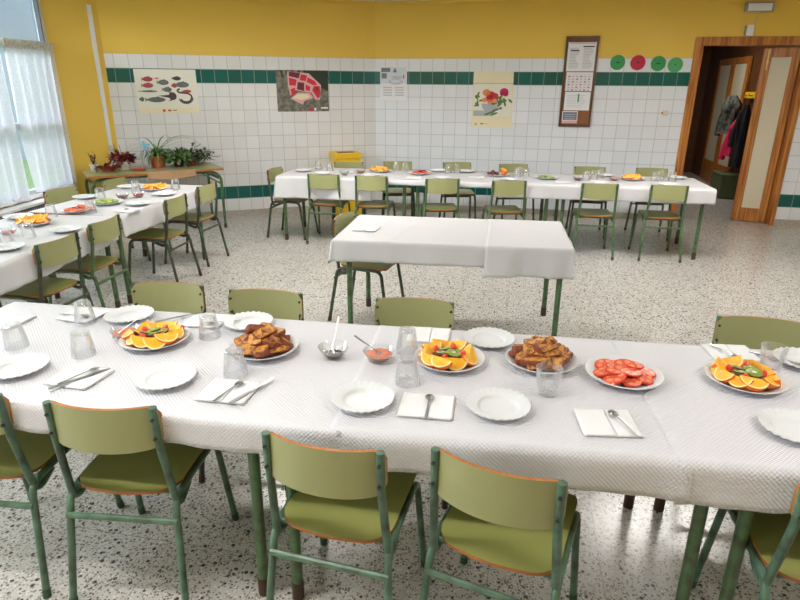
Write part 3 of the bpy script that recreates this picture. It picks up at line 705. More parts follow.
nf = ['nearest the wall side end of the cloth', 'second from the end with the sideways chair', 'before the tomato plate', 'before the oranges and dark fruit', 'just left of the table end chair', 'nearest the open doorway']
for i, (x, y, a) in enumerate(((-.82, 6.29, -9.6), (-.31, 6.19, -9.5), (.425, 6.03, 2.5), (1.085, 5.925, 2.4), (1.94, 5.775, -8.1), (2.585, 5.70, -8.5))):
    chair('g', x, y, a, 'olive chair facing the long back table, ' + nf[i], G3)
G4 = 'chairs at the far side of the long back table'
nb = ['in front of the yellow box', 'beside the wall corner', 'under the wall between leaflet and flower poster', 'just right of the flower poster', 'below the notice board', 'nearest the door frame']
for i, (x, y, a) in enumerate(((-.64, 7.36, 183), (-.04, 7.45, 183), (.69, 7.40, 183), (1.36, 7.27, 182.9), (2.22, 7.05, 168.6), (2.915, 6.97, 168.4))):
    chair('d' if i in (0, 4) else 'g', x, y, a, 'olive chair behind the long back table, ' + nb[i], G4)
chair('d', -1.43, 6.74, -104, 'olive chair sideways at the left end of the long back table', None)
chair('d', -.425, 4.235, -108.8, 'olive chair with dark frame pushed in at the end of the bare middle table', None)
G5 = 'chairs on the aisle side of the side table'
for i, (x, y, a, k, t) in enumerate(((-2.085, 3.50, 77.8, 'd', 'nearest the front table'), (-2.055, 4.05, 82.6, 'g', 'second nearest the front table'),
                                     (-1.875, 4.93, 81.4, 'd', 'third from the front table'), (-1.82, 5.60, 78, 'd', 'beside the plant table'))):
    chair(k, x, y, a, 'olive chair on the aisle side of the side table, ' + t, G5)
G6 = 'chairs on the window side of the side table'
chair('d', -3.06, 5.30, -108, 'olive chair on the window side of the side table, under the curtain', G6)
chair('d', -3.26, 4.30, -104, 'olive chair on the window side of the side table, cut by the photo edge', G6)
chair('g', -2.84, 5.86, -101, 'olive chair between the window and the side table, in front of the plant table', G6)

# ------------------------------------------------------------------ tables
def make_desk(L, W, leg='frame'):
    def mk():
        d = empty('school_desk'); tag(d, None, 'table')
        t = MB(); t.prism(rrect(-L/2, L/2, -W/2, W/2, .02, 3), .690, .712, 0, 1); t.build('tabletop', ['lam_seat', 'ply'], d, smooth=False)
        hx, hy = L/2-.055, W/2-.06
        a = MB()
        for s in (-1, 1): a.tube([(-hx, s*hy, .665), (hx, s*hy, .665)], .016, 8); a.tube([(s*hx, -hy, .665), (s*hx, hy, .665)], .016, 8)
        a.build('apron_frame', leg, d)
        for sx in (-1, 1):
            for sy in (-1, 1):
                l = MB().tube([(sx*hx, sy*(hy+.012), 0), (sx*hx, sy*hy, .69)], .0185, 12).build('leg', leg, d)
                MB().tube([(sx*hx, sy*(hy+.0125), .0), (sx*hx, sy*(hy+.011), .07)], .0205, 12).build('foot_cap', 'rubber', l)
        return d
    return mk
def desk(key, L, W, x, y, deg, label, group): return place('desk' + key, make_desk(L, W), x, y, 0, radians(deg), label, group)

def lerp(a, b, t): return a + (b-a)*t
def cloth(name, fl, fr, bl, br, drops, label, cat, group, m='cloth', z=TOP, amp=1, seed=0, creases=()):
    """a paper sheet over a table top: four corners (near left, near right, far left, far right), drops (near, right, far, left)"""
    rnd = random.Random(seed); dn, dr, df_, dl = drops; st = .018
    W = hypot(fr[0]-fl[0], fr[1]-fl[1]); D = hypot(bl[0]-fl[0], bl[1]-fl[1])
    us = [(-dl) + i*st for i in range(int(round(dl/st)))] + [W*i/int(W/.02) for i in range(int(W/.02)+1)] + [W + st*(i+1) for i in range(int(round(dr/st)))]
    vs_ = [(-dn) + i*st for i in range(int(round(dn/st)))] + [D*i/int(D/.02) for i in range(int(D/.02)+1)] + [D + st*(i+1) for i in range(int(round(df_/st)))]
    ex = ((fr[0]-fl[0])/W, (fr[1]-fl[1])/W); ey = ((bl[0]-fl[0])/D, (bl[1]-fl[1])/D)
    ph = [rnd.uniform(0, 6) for _ in range(8)]; verts = []; uv = []
    for v in vs_:
        for u in us:
            cu, cv = min(max(u, 0), W), min(max(v, 0), D); a, b = cu/W, cv/D
            x = lerp(lerp(fl[0], fr[0], a), lerp(bl[0], br[0], a), b); y = lerp(lerp(fl[1], fr[1], a), lerp(bl[1], br[1], a), b)
            ou, ov = u-cu, v-cv; over = max(abs(ou), abs(ov)); mn = min(abs(ou), abs(ov))
            sgu = (ou > 0) - (ou < 0); sgv = (ov > 0) - (ov < 0)
            r = min(over, .012); off = r*.75 + over*.03 + mn*.04
            wob = over*amp*(.05*sin(cu*9+cv*8+ph[0]) + .035*sin(cu*21+cv*17+ph[1]) + .02*sin(cu*47+ph[2]))
            if abs(ou) > abs(ov): kx, ky = sgu*(off+wob), sgv*mn*.07
            else: kx, ky = sgu*mn*.07, sgv*(off+wob)
            zz = z - max(0, over - .004)
            zz += .0009*amp*sin(u*6+ph[3])*sin(v*7+ph[4]) if over < .002 else 0
            for c0, c1, h in creases:
                q = u - lerp(c0, c1, v/D); zz += h*math.exp(-(q/.012)**2)
            verts.append((x + kx*ex[0] + ky*ey[0], y + kx*ex[1] + ky*ey[1], zz)); uv.append((u, v))
    n = len(us); fs = [(j*n+i, j*n+i+1, (j+1)*n+i+1, (j+1)*n+i) for j in range(len(vs_)-1) for i in range(n-1)]
    me = bpy.data.meshes.new(name); me.from_pydata(verts, [], fs); me.materials.append(M[m])
    ul = me.uv_layers.new(name='UVMap')
    for l in me.loops: ul.data[l.index].uv = uv[l.vertex_index]
    me.polygons.foreach_set('use_smooth', [True]*len(me.polygons))
    o = bpy.data.objects.new(name, me); COL.objects.link(o); tag(o, label, cat, group)
    b = o.modifiers.new('solid', 'SOLIDIFY'); b.thickness = .0012; b.offset = -1
    return o

# front table: long edges run at -8.7 degrees
A1 = radians(-8.7); ux, uy = cos(A1), sin(A1); vx, vy = -uy, ux
NO = (-1.857, 1.715)      # near left corner
def NT(u, v): return (NO[0] + u*ux + v*vx, NO[1] + u*uy + v*vy)
ND = .79
GT = 'desks of the front table'
for k, (a, b, t) in enumerate(((.0, 1.46, 'at its left end'), (1.47, 2.79, 'in the middle'), (2.80, 4.2, 'at its right end'))):
    c = NT((a+b)/2, ND/2); desk('n%d' % k, b-a, ND-.03, c[0], c[1], -8.7, 'green legged school desk of the front table, ' + t, GT)
GC = 'embossed paper sheets over the front table'
def q4(a0, a1, b0, b1): return NT(a0, 0), NT(a1, 0), NT(b0, ND), NT(b1, ND)
cloth('paper_tablecloth', *q4(0, 1.71, 0, 1.71), (.10, 0, .12, .16), 'embossed white paper cloth under the leftmost place settings of the front table', 'tablecloth', GC, seed=1)
cloth('paper_tablecloth', *q4(1.675, 2.66, 1.675, 2.62), (.115, 0, .12, 0), 'embossed white paper cloth under the empty plates and french toast at the middle', 'tablecloth', GC, z=TOP+.0016, seed=2)
cloth('paper_tablecloth', *q4(2.625, 4.22, 2.585, 4.22), (.128, .12, .12, 0), 'embossed white paper cloth under the fruit plate on the right of the front table', 'tablecloth', GC, z=TOP+.0032, seed=3)

# long back table
A2 = radians(-9.4); FO = (-1.34, 6.42)
def FT(u, v): return (FO[0] + u*cos(A2) - v*sin(A2), FO[1] + u*sin(A2) + v*cos(A2))
FD = .76; FL = 4.43
for k, (a, b, t) in enumerate(((0, 1.44, 'at the yellow box end'), (1.46, 2.93, 'its middle one'), (2.95, FL, 'at the end nearest the doorway'))):
    c = FT((a+b)/2, FD/2); desk('f', 1.44, FD-.03, c[0], c[1], -9.4, 'green legged school desk of the long back table, ' + t, 'desks of the long back table')
GB = 'paper sheets over the long back table'
cloth('paper_tablecloth', FT(0,0), FT(1.05,0), FT(0,FD), FT(1.05,FD), (.235, 0, .1, .24), 'white paper cloth with a deep drop at the end beside the sideways chair', 'tablecloth', GB, m='cloth2', seed=4)
cloth('paper_tablecloth', FT(1.03,0), FT(2.35,0), FT(1.03,FD), FT(2.35,FD), (.06, 0, .1, 0), 'white paper cloth with the shallowest drop, under the tomato plate of the back table', 'tablecloth', GB, m='cloth2', z=TOP+.0016, seed=5)
cloth('paper_tablecloth', FT(2.3,0), FT(FL,0), FT(2.3,FD), FT(FL,FD), (.15, .14, .1, 0), 'white paper cloth over the doorway end of the long back table', 'tablecloth', GB, m='cloth2', z=TOP+.0032, seed=6)

# middle table
desk('m', 1.46, .76, .378, 3.95, -7.6, 'bare green legged school desk standing alone in the middle of the room', None)
GM = 'plain paper sheets over the lone middle table'
mfl, mfr, mbl, mbr = (-.435, 3.665), (1.05, 3.46), (-.31, 4.43), (1.165, 4.235)
def mid(a, b, t): return (lerp(a[0], b[0], t), lerp(a[1], b[1], t))
cloth('paper_tablecloth', mfl, mid(mfl, mfr, .655), mbl, mid(mbl, mbr, .665), (.14, 0, .12, .16), 'smooth white paper cloth holding a folded napkin on the lone middle table', 'tablecloth', GM, m='cloth2', seed=7, creases=((.35, .5, .003), (.62, .72, .003), (.15, .28, -.002)))
cloth('paper_tablecloth', mid(mfl, mfr, .645), mfr, mid(mbl, mbr, .655), mbr, (.195, .17, .12, 0), 'crumpled white paper cloth at the doorway end of the lone middle table', 'tablecloth', GM, m='cloth2', z=TOP+.0016, seed=8, amp=1.8)

# side table along the window
A3 = radians(81)
def ST(o, ang, u, v): return (o[0] + u*cos(ang) - v*sin(ang), o[1] + u*sin(ang) + v*cos(ang))
SO = (-2.09, 4.31)
for k, (o_, an, t) in enumerate((((-2.09, 4.33), A3, 'by the plants'), ((-2.19, 2.92), radians(86.5), 'nearest the front table'))):
    c = ST(o_, an, .70, .385); desk('s', 1.38, .74, c[0], c[1], an*180/pi, 'green legged desk of the side table, ' + t, 'desks of the side table')
GS = 'paper sheets over the side table'
o_ = (-2.09, 4.33)
cloth('paper_tablecloth', ST(o_, A3, 0, 0), ST(o_, A3, 1.42, 0), ST(o_, A3, 0, .76), ST(o_, A3, 1.42, .76), (.17, .14, .12, 0), 'white paper cloth on the far half of the side table, near the plants', 'tablecloth', GS, m='cloth2', seed=9, z=TOP+.0016)
o_ = (-2.19, 2.92); B = radians(86.5)
cloth('paper_tablecloth', ST(o_, B, 0, 0), ST(o_, B, 1.42, 0), ST(o_, B, 0, .76), ST(o_, B, 1.42, .76), (.17, 0, .12, .12), 'white paper cloth on the near half of the side table, under the tomato plate', 'tablecloth', GS, m='cloth2', seed=10)

# ------------------------------------------------------------------ tableware
TZ = TOP + .0045
def swirl_plate(R=.096):
    def mk():
        o = None
        def fn(r, z, a):
            if r > R*.68:
                k = (r-R*.68)/(R*.32); z2 = z + .0024*k*sin(26*a + k*3); r2 = r*(1 + .014*k*abs(sin(13*a+k*1.5)))
                return r2, z2
            return r, z
        m = MB(); prof = [(0, .003), (R*.5, .003), (R*.575, .0035), (R*.61, .006), (R*.64, .0105), (R*.67, .0122), (R*.78, .0145), (R*.9, .0175), (R, .0195), (R*1.005, .0175), (R*.9, .0150), (R*.7, .0105), (R*.62, .002), (R*.5, 0), (0, 0)]
        m.lathe(prof, 90, 0, fn); b = m.build('side_plate', 'plate'); tag(b, None, 'plate'); return b
    return mk
def flat_plate(R=.125):
    def mk():
        m = MB(); m.lathe([(0, .004), (R*.62, .004), (R*.72, .008), (R*.86, .016), (R, .0225), (R*1.004, .0205), (R*.86, .0125), (R*.7, .004), (R*.6, 0), (0, 0)], 48)
        b = m.build('serving_plate', 'plate'); tag(b, None, 'serving plate'); return b
    return mk
def tumbler():
    m = MB()
    def fn(r, z, a):
        if z < .055 and r > .02: return r*(1 - .05*(1-z/.055)*(1-abs(cos(4.5*a)))), z
        return r, z
    m.lathe([(0, 0), (.028, 0), (.031, .003), (.034, .03), (.0385, .06), (.0415, .092), (.0395, .092), (.0365, .06), (.031, .03), (.027, .012), (0, .011)], 36, 0, fn)
    b = m.build('drinking_glass', 'glass'); tag(b, None, 'glass'); return b
def glass_bowl(fill):
    def mk():
        r = empty('glass_bowl'); tag(r, None, 'bowl')
        MB().lathe([(0, 0), (.024, 0), (.03, .004), (.045, .02), (.057, .04), (.055, .04), (.043, .021), (.028, .008), (0, .006)], 36).build('bowl', 'bowlglass', r)
        if fill: 
            h = .026 if fill != 'honey' else .012
            rr = .047 if fill != 'honey' else .034
            MB().lathe([(0, h+.004), (rr*.6, h+.003), (rr, h), (rr*.85, h-.008), (.026, .0085), (0, .007)], 28).build('contents', fill, r)
        return r
    return mk
def spoon(L=.135):
    def mk():
        r = empty('teaspoon'); tag(r, None, 'spoon')
        b = MB(); n = 16; vs = []; fs = []
        for k, (q, z) in enumerate(((.0, -.004), (.5, -.0028), (.85, .0), (1, .0018))):
            for j in range(n):
                a = 2*pi*j/n; vs.append((.019*q*cos(a)*(1+.1*cos(a)), .0135*q*sin(a), .006+z))
        for k in range(3):
            for j in range(n): fs.append((k*n+j, k*n+(j+1) % n, (k+1)*n+(j+1) % n, (k+1)*n+j))
        b.add(vs, fs); b.build('spoon_bowl', 'steel', r, solid=.0012)
        h = MB(); pts = [(.018, 0, .0075), (.03, 0, .0085), (.07, 0, .006), (L-.03, 0, .004), (L-.012, 0, .004)]
        ws = [.003, .0022, .0026, .0045, .0038]; vs = []
        for (x, y, z), w in zip(pts, ws): vs += [(x, -w, z-.0007), (x, w, z-.0007), (x, w, z+.0009), (x, -w, z+.0009)]
        fs = [(i*4+j, i*4+(j+1) % 4, i*4+4+(j+1) % 4, i*4+4+j) for i in range(4) for j in range(4)] + [(0, 1, 2, 3), (16, 17, 18, 19)]
        h.add(vs, fs); h.build('handle', 'steel', r)
        return r
    return mk
def knife():
    r = empty('table_knife'); tag(r, None, 'knife')
    MB().prism([(0, -.006), (.09, -.007), (.105, -.004), (.11, .005), (.0, .006)], .002, .0035).build('blade', 'steel', r, smooth=False)
    MB().prism([(-.085, -.007), (-.09, 0), (-.085, .007), (0, .0045), (0, -.0045)], .001, .005).build('handle', 'steel', r, bevel=.001)
    return r
def napkin():
    m = MB(); n = 12; w, d = .165/2, .145/2
    for k, (x0, x1, z) in enumerate(((-w, w, .0008), (-w, w, .0022), (-w+.002, w*.1, .0042), (w*.12, w-.002, .0040))):
        vs = []
        for j in range(n + 1):
            for i in range(n + 1):
                x = lerp(x0, x1, i/n); y = lerp(-d, d, j/n); vs.append((x, y, z + .0009*sin(x*60+k)*sin(y*50+2*k) + (.0015*(i/n)**3 if k == 3 else 0)))
        m.add(vs, [(j*(n+1)+i, j*(n+1)+i+1, (j+1)*(n+1)+i+1, (j+1)*(n+1)+i) for j in range(n) for i in range(n)])
    o = m.build('paper_napkin', 'napkin', solid=.0008); tag(o, None, 'napkin'); return o

def put_plate(x, y, lb, gr, z=TZ): place('plate', swirl_plate(), x, y, z, random.uniform(0, 6), lb, gr)
def put_glass(x, y, lb, gr, up=False, z=TZ, s=1):
    if up: return place('tumbler', tumbler, x, y, z, random.uniform(0, 6), lb, gr)
    return place('tumbler', tumbler, x, y, z + .092, 0, lb, gr, rot=(pi, 0, random.uniform(0, 6)))
def put_napkin(x, y, deg, lb, gr, z=TZ): place('napkin', napkin, x, y, z, radians(deg), lb, gr)
def put_spoon(x, y, deg, lb, gr, z=TZ+.006, tilt=0, L=.135):
    return place('spoon%d' % int(L*1000), spoon(L), x, y, z, 0, lb, gr, rot=(0, -radians(tilt), radians(deg)))

GP = 'empty swirled plates on the front table'
for x, y, lb in ((-1.305, 1.811, 'empty swirled white plate cut by the photo edge, leftmost on the front table'), (-1.134, 2.302, 'empty swirled white plate behind the red paste bowl with the spoon'),
                 (-.774, 1.746, 'empty swirled white plate in front of the leftmost orange plate'), (-.617, 2.234, 'empty swirled white plate behind the french toast beside an upturned glass'),
                 (-.113, 1.616, 'empty swirled white plate between two napkins at the middle near edge'), (.343, 2.079, 'empty swirled white plate behind the orange and toast plates'),
                 (.301, 1.579, 'empty swirled white plate in front of the upright glass'), (1.134, 1.462, 'empty swirled white plate at the near edge, cut off on the right'),
                 (1.44, 1.905, 'empty swirled white plate behind the rightmost upright glass')):
    put_plate(x, y, lb, GP)
GG = 'drinking glasses on the front table'
for x, y, lb, up in ((-1.427, 2.006, 'upturned glass nearest the left edge of the photo on the front table', 0), (-1.29, 2.244, 'upturned glass standing on the napkin at the back left', 0),
                     (-1.144, 1.941, 'upturned glass beside the red paste bowl, in front of another glass', 0), (-.739, 2.11, 'upturned glass right of the leftmost orange plate', 0),
                     (-.554, 1.792, 'upturned glass overlapping the french toast plate', 0), (.027, 1.984, 'rear one of the two upturned glasses beside the orange plate', 0),
                     (.025, 1.743, 'front one of the two upturned glasses beside the orange plate', 0), (.473, 1.675, 'upright glass in front of the central french toast', 1), (1.285, 1.848, 'upright glass behind the rightmost fruit plate', 1)):
    put_glass(x, y, lb, GG, up)
GN = 'folded napkins on the front table'
for x, y, a, lb in ((-1.07, 1.765, -14, 'folded napkin with spoon and knife between the two leftmost near plates'), (-.546, 1.674, -10, 'folded napkin with a spoon in front of the upturned glass by the toast'),
                    (.085, 1.589, -9, 'folded napkin with a spoon between the two middle plates'), (.607, 1.498, -3, 'folded napkin with a spoon in front of the tomato plate'),
                    (.115, 2.133, -8, 'folded napkin lying behind the pair of upturned glasses'), (-1.337, 2.322, -15, 'folded napkin under the upturned glass at the back left'),
                    (1.223, 1.985, -5, 'folded napkin with a spoon behind the rightmost fruit plate'), (-1.62, 2.25, -10, 'folded napkin at the very left edge of the front table'), (-.80, 2.27, -8, 'folded napkin behind the upturned glass and orange plate')):
    put_napkin(x, y, a, lb, GN)
put_napkin(-.235, 3.956, -12, 'folded napkin alone on the bare middle table', None, TOP+.003)
GSP = 'teaspoons on the napkins of the front table'
for x, y, a, lb in ((-1.035, 1.80, 235, 'teaspoon on the napkin between the two leftmost near plates'), (-.52, 1.705, 245, 'teaspoon on the napkin in front of the glass by the toast'),
                    (.094, 1.625, 262, 'teaspoon on the napkin between the two middle plates'), (.635, 1.535, 285, 'teaspoon on the napkin in front of the tomato plate'),
                    (1.21, 1.93, 105, 'teaspoon on the napkin behind the rightmost fruit plate'), (-.77, 2.215, 20, 'teaspoon on the napkin behind the leftmost orange plate'), (-1.31, 2.29, 170, 'teaspoon on the napkin at the back left glass')):
    put_spoon(x, y, a, lb, GSP)
kn = knife(); kn.location = (-1.06, 1.735, TZ+.005); kn.rotation_euler = (0, 0, radians(50)); kn['label'] = 'table knife lying beside the spoon on the leftmost folded napkin'
for k, (x, y, a, lb) in enumerate(((-.93, 2.29, 38, 'table knife behind the leftmost orange plate'), (-.475, 1.66, 60, 'knife shape standing for the fold shadow on the napkin by the toast glass'), (1.36, 1.93, -40, 'table knife on the napkin behind the rightmost upright glass'))):  # the middle one is a steel strip standing for the napkin's fold shadow
    o = copy_tree(kn); o.location = (x, y, TZ+.005); o.rotation_euler = (0, 0, radians(a)); o['label'] = lb; o['group'] = 'table knives'
kn['group'] = 'table knives'
# small glass bowls with spoons
bw = 'small glass bowls on the front table'
place('bowl_paste', glass_bowl('paste'), -1.052, 2.086, TZ, 0, 'small glass bowl of red paste beside the leftmost orange plate', bw)
place('bowl_oil', glass_bowl('honey'), -.238, 1.938, TZ, 0, 'small glass bowl with a big upright spoon and a thin dark layer', bw)
place('bowl_paste', glass_bowl('paste'), -.074, 1.907, TZ, 0, 'small glass bowl of red tomato paste beside the two upturned glasses', bw)
put_spoon(-1.075, 2.062, 38, 'teaspoon standing in the leftmost red paste bowl', 'spoons standing in bowls', TZ+.018, 30)
put_spoon(-.246, 1.93, 80, 'big spoon standing in the nearly empty glass bowl', 'spoons standing in bowls', TZ+.010, 42, .165)
put_spoon(-.068, 1.895, 150, 'teaspoon leaning out of the central tomato paste bowl', 'spoons standing in bowls', TZ+.022, 25)

# ------------------------------------------------------------------ food
def wedge():
    """an orange segment wedge: cut faces of flesh, curved peel below"""
    m = MB(); R = .036; n = 8; k = 6; half = radians(42); vs = []
    for i in range(n + 1):
        th = pi*i/n
        for j in range(k + 1):
            ph = -half + 2*half*j/k
            vs.append((R*cos(th), R*sin(th)*sin(ph), -R*sin(th)*cos(ph)))
    c = len(vs); axis = [(R*cos(pi*i/n)*.96, 0, .001) for i in range(n + 1)]
    def at(i, j): return i*(k+1)+j
    m.add(vs, [(at(i, j), at(i+1, j), at(i+1, j+1), at(i, j+1)) for i in range(n) for j in range(k)], 1)
    for j in (0, k):
        r1 = [vs[at(i, j)] for i in range(n + 1)]; r2 = [tuple(q*.88 for q in p) for p in r1]
        m.add(r1 + r2, [(i, i+1, n+1+i+1, n+1+i) for i in range(n)], 2)
        m.add(r2 + axis, [(i, i+1, n+1+i+1, n+1+i) for i in range(n)], 0)
    o = m.build('orange_wedge', ['orange_flesh', 'orange_peel', 'pith'], auto=50); tag(o, None, 'orange wedge'); return o
def kiwi():
    m = MB(); m.lathe([(0, .0075), (.0065, .0078)], 20, 1); m.lathe([(.0065, .0078), (.020, .0075), (.0225, .006)], 20, 0); m.lathe([(.0225, .006), (.0235, .003), (.0225, 0), (0, 0)], 20, 2)
    for j in range(12): a = 2*pi*j/12; m.box(.0105*cos(a)-.0008, .0105*cos(a)+.0008, .0105*sin(a)-.0008, .0105*sin(a)+.0008, .0076, .0084, 3)
    o = m.build('kiwi_slice', ['kiwi', 'kiwi_core', 'kiwi_skin', 'kiwi_seed']); tag(o, None, 'kiwi slice'); return o
def berry():
    m = MB(); m.lathe([(0, .026), (.004, .025), (.009, .018), (.0125, .008), (.010, .001), (0, -.001)], 12); o = m.build('strawberry_piece', 'strawberry'); tag(o, None, 'strawberry'); return o
def toast(seed):
    def mk():
        rnd = random.Random(seed); m = MB()
        pts = [(x*(1+rnd.uniform(-.04, .04)), y*(1+rnd.uniform(-.06, .06))) for x, y in rrect(-.050, .050, -.026, .030, .011, 2)]
        T = .026; k = len(pts)
        vs = []
        for z, sc in ((0, .95), (T*.3, 1), (T*.7, 1), (T, .95)):
            for x, y in pts: vs.append((x*sc, y*sc, z + .006*sin(x*50+seed) - .1*x*x))
        fs = [(l*k+j, l*k+(j+1) % k, (l+1)*k+(j+1) % k, (l+1)*k+j) for l in range(3) for j in range(k)]
        m.add(vs, fs, 1); m.add(vs, [tuple(range(k-1, -1, -1)), tuple(3*k+j for j in range(k))], 0)
        o = m.build('toast_slice', ['toast', 'crust'], auto=60); tag(o, None, 'french toast'); return o
    return mk
def tomato():
    m = MB(); R = .036
    m.lathe([(R*.92, .0062), (R, .004), (R*.99, .001), (R*.9, 0), (0, 0)], 28, 1)
    m.lathe([(0, .0062), (R*.92, .0062)], 28, 0)
    for j in range(5):
        a0 = 2*pi*j/5
        poly = [(cos(a0+t)*r, sin(a0+t)*r) for r, t in ((R*.36, -.25), (R*.62, -.42), (R*.78, -.2), (R*.80, .2), (R*.62, .42), (R*.36, .25), (R*.28, 0))]
        m.prism(poly, .006, .0067, 2)
    o = m.build('tomato_slice', ['tomato', 'tomato_skin', 'tomato_seed']); tag(o, None, 'tomato slice'); return o

def fruit_plate(x, y, where, n=10, full=True, seed=0, kiw=True):
    rnd = random.Random(seed)
    place('serving', flat_plate(), x, y, TZ, 0, 'white serving plate of orange wedges ' + where, 'serving plates')
    for i in range(n):
        a = 2*pi*i/n + rnd.uniform(-.12, .12); r = .078 + rnd.uniform(-.006, .006)
        roll = rnd.uniform(-.5, .5); st = rnd.uniform(-.25, .25)
        place('wedge', wedge, x+r*cos(a), y+r*sin(a), TZ+.045+rnd.uniform(0, .006), 0, 'orange wedge on the plate ' + where, 'orange wedges ' + where, rot=(roll, st, a + pi/2 + rnd.uniform(-.5, .5)), scale=[1.14+rnd.uniform(-.08, .1)]*3)
    for i in range(4):
        if not kiw: break
        a = 2*pi*i/4 + .5; place('kiwi', kiwi, x+.026*cos(a), y+.026*sin(a), TZ+.030+.003*i, 0, 'green kiwi slice on the plate ' + where, 'kiwi slices ' + where, rot=(rnd.uniform(-.35, .35), rnd.uniform(-.35, .35), a), scale=(1.15, 1.15, 1.1))
    if kiw:
        for i in range(4):
            a = 2*pi*i/4 + 1.1; place('berry', berry, x+(.045)*cos(a), y+(.045)*sin(a), TZ+.028, 0, 'red strawberry piece on the plate ' + where, 'strawberry pieces ' + where, rot=(rnd.uniform(-.5, .5), .4, a))
def toast_plate(x, y, where, seed):
    rnd = random.Random(seed); place('serving', flat_plate(), x, y, TZ, 0, 'white serving plate of french toast ' + where, 'serving plates')
    k = 0
    for lay, (cnt, R, z, tilt) in enumerate(((11, .070, .024, .5), (7, .042, .046, .5), (3, .018, .068, .45))):
        for i in range(cnt):
            a = 2*pi*i/cnt + lay*.5 + rnd.uniform(-.2, .2); k += 1; s = .82 + rnd.uniform(-.05, .12)
            place('toast%d' % (k % 4), toast(k % 4), x+R*cos(a), y+R*sin(a), TZ+z, 0, 'golden toast slice on the plate ' + where, 'toast slices ' + where,
                  rot=(tilt*rnd.uniform(0, 1.7), rnd.uniform(-.2, .2), a + pi/2 + rnd.uniform(-.9, .9)), scale=(s, s, s))
def tomato_plate(x, y, where, seed, n=13):
    rnd = random.Random(seed); place('serving', flat_plate(), x, y, TZ, 0, 'white serving plate of tomato slices ' + where, 'serving plates')
    for i in range(n):
        if i < 8: a = 2*pi*i/8; R = .068; z = .017 + .003*(i % 2)
        elif i < 12: a = 2*pi*(i-8)/4 + .4; R = .032; z = .027 + .003*(i % 3)
        else: a = 0; R = 0; z = .038
        place('tomato', tomato, x+R*cos(a), y+R*sin(a), TZ+z, 0, 'red tomato slice on the plate ' + where, 'tomato slices ' + where, rot=(rnd.uniform(-.32, .1), rnd.uniform(-.25, .25), a-pi/2), scale=[1+rnd.uniform(-.1, .1)]*3)

fruit_plate(-.93, 2.06, 'beside the leftmost red paste bowl', seed=3)
toast_plate(-.50, 1.985, 'behind the upturned glass on the left half', 5)
fruit_plate(.176, 1.903, 'beside the pair of upturned glasses', seed=7)
toast_plate(.502, 1.895, 'behind the upright glass', 9)
tomato_plate(.757, 1.79, 'of the front table', 11)
fruit_plate(1.152, 1.765, 'nearest the right edge of the photo', n=11, seed=13)
# side table
fruit_plate(-2.269, 5.467, 'between the far glasses of the side table', n=8, seed=15, kiw=False)
fruit_plate(-2.543, 4.03, 'on the near half of the side table', n=9, seed=17, kiw=False)
tomato_plate(-2.46, 4.47, 'of the side table', 19, 9)
# back table
fruit_plate(-.235, 6.757, 'at the wall corner end of the back table', n=8, seed=21, kiw=False)
fruit_plate(2.433, 6.276, 'at the doorway end of the back table', n=9, seed=23, kiw=False)
tomato_plate(.212, 6.60, 'of the long back table', 25, 9)
place('serving', flat_plate(), -2.388, 4.78, TZ, 0, 'white serving plate of green slices on the side table', 'serving plates')
place('serving', flat_plate(), 1.535, 6.307, TZ, 0, 'white serving plate of green slices on the long back table', 'serving plates')
place('serving', flat_plate(), 1.05, 6.50, TZ, 0, 'white serving plate of oranges and dark fruit on the back table', 'serving plates')
def cucumber():
    m = MB(); m.lathe([(0, .006), (.019, .006)], 18, 0); m.lathe([(.019, .006), (.022, .005), (.022, 0), (0, 0)], 18, 1)
    o = m.build('green_slice', ['cuc', 'leafp']); tag(o, None, 'fruit slice'); return o
M['cuc'] = mat('pale_green_flesh', (.42, .50, .15), .35, noise=(60, .6, (.25, .34, .06)))
for (px, py, w) in ((-2.388, 4.78, 'on the side table'), (1.535, 6.307, 'on the long back table')):
    for i in range(12):
        a = 2*pi*i/8 if i < 8 else 2*pi*(i-8)/4; R = .062 if i < 8 else .026
        place('cucumber', cucumber, px+R*cos(a), py+R*sin(a), TZ+(.018 if i < 8 else .026), 0, 'round green slice on the plate of green slices ' + w, 'green slices ' + w, rot=(.25*sin(i), .2*cos(i), a), scale=(1.2, 1.2, 1.2))
def orange_half():
    m = MB(); m.lathe([(0, .03), (.031, .03)], 20, 0); m.lathe([(.031, .03), (.035, .029)], 20, 2); m.lathe([(.035, .029), (.034, .015), (.022, .003), (0, 0)], 20, 1)
    o = m.build('orange_half', ['orange_flesh', 'orange_peel', 'pith']); tag(o, None, 'orange half'); return o
def plum():
    m = MB(); m.lathe([(0, .034), (.008, .032), (.016, .026), (.019, .017), (.016, .008), (.008, .002), (0, 0)], 14); o = m.build('dark_fruit', 'jam'); tag(o, None, 'fruit'); return o
for dx, dy, dz, t in ((.10, .05, .018, .2), (.15-.03, -.02, .018, -.4), (.085, .0, .045, .3)):
    place('ohalf', orange_half, 1.05+dx*.7, 6.50+dy, TZ+dz, 0, 'orange half beside the dark fruit on the back table plate', 'orange halves on the back table', rot=(t, t, 0))
for i in range(7):
    a = i*.9; place('plum', plum, 1.0+.05*cos(a)*(1 if i < 6 else 0), 6.50+.05*sin(a)*(1 if i < 6 else 0), TZ+.010+(.02 if i == 6 else 0), 0, 'dark red fruit piece beside the orange halves on the back table', 'dark fruit pieces on the back table')

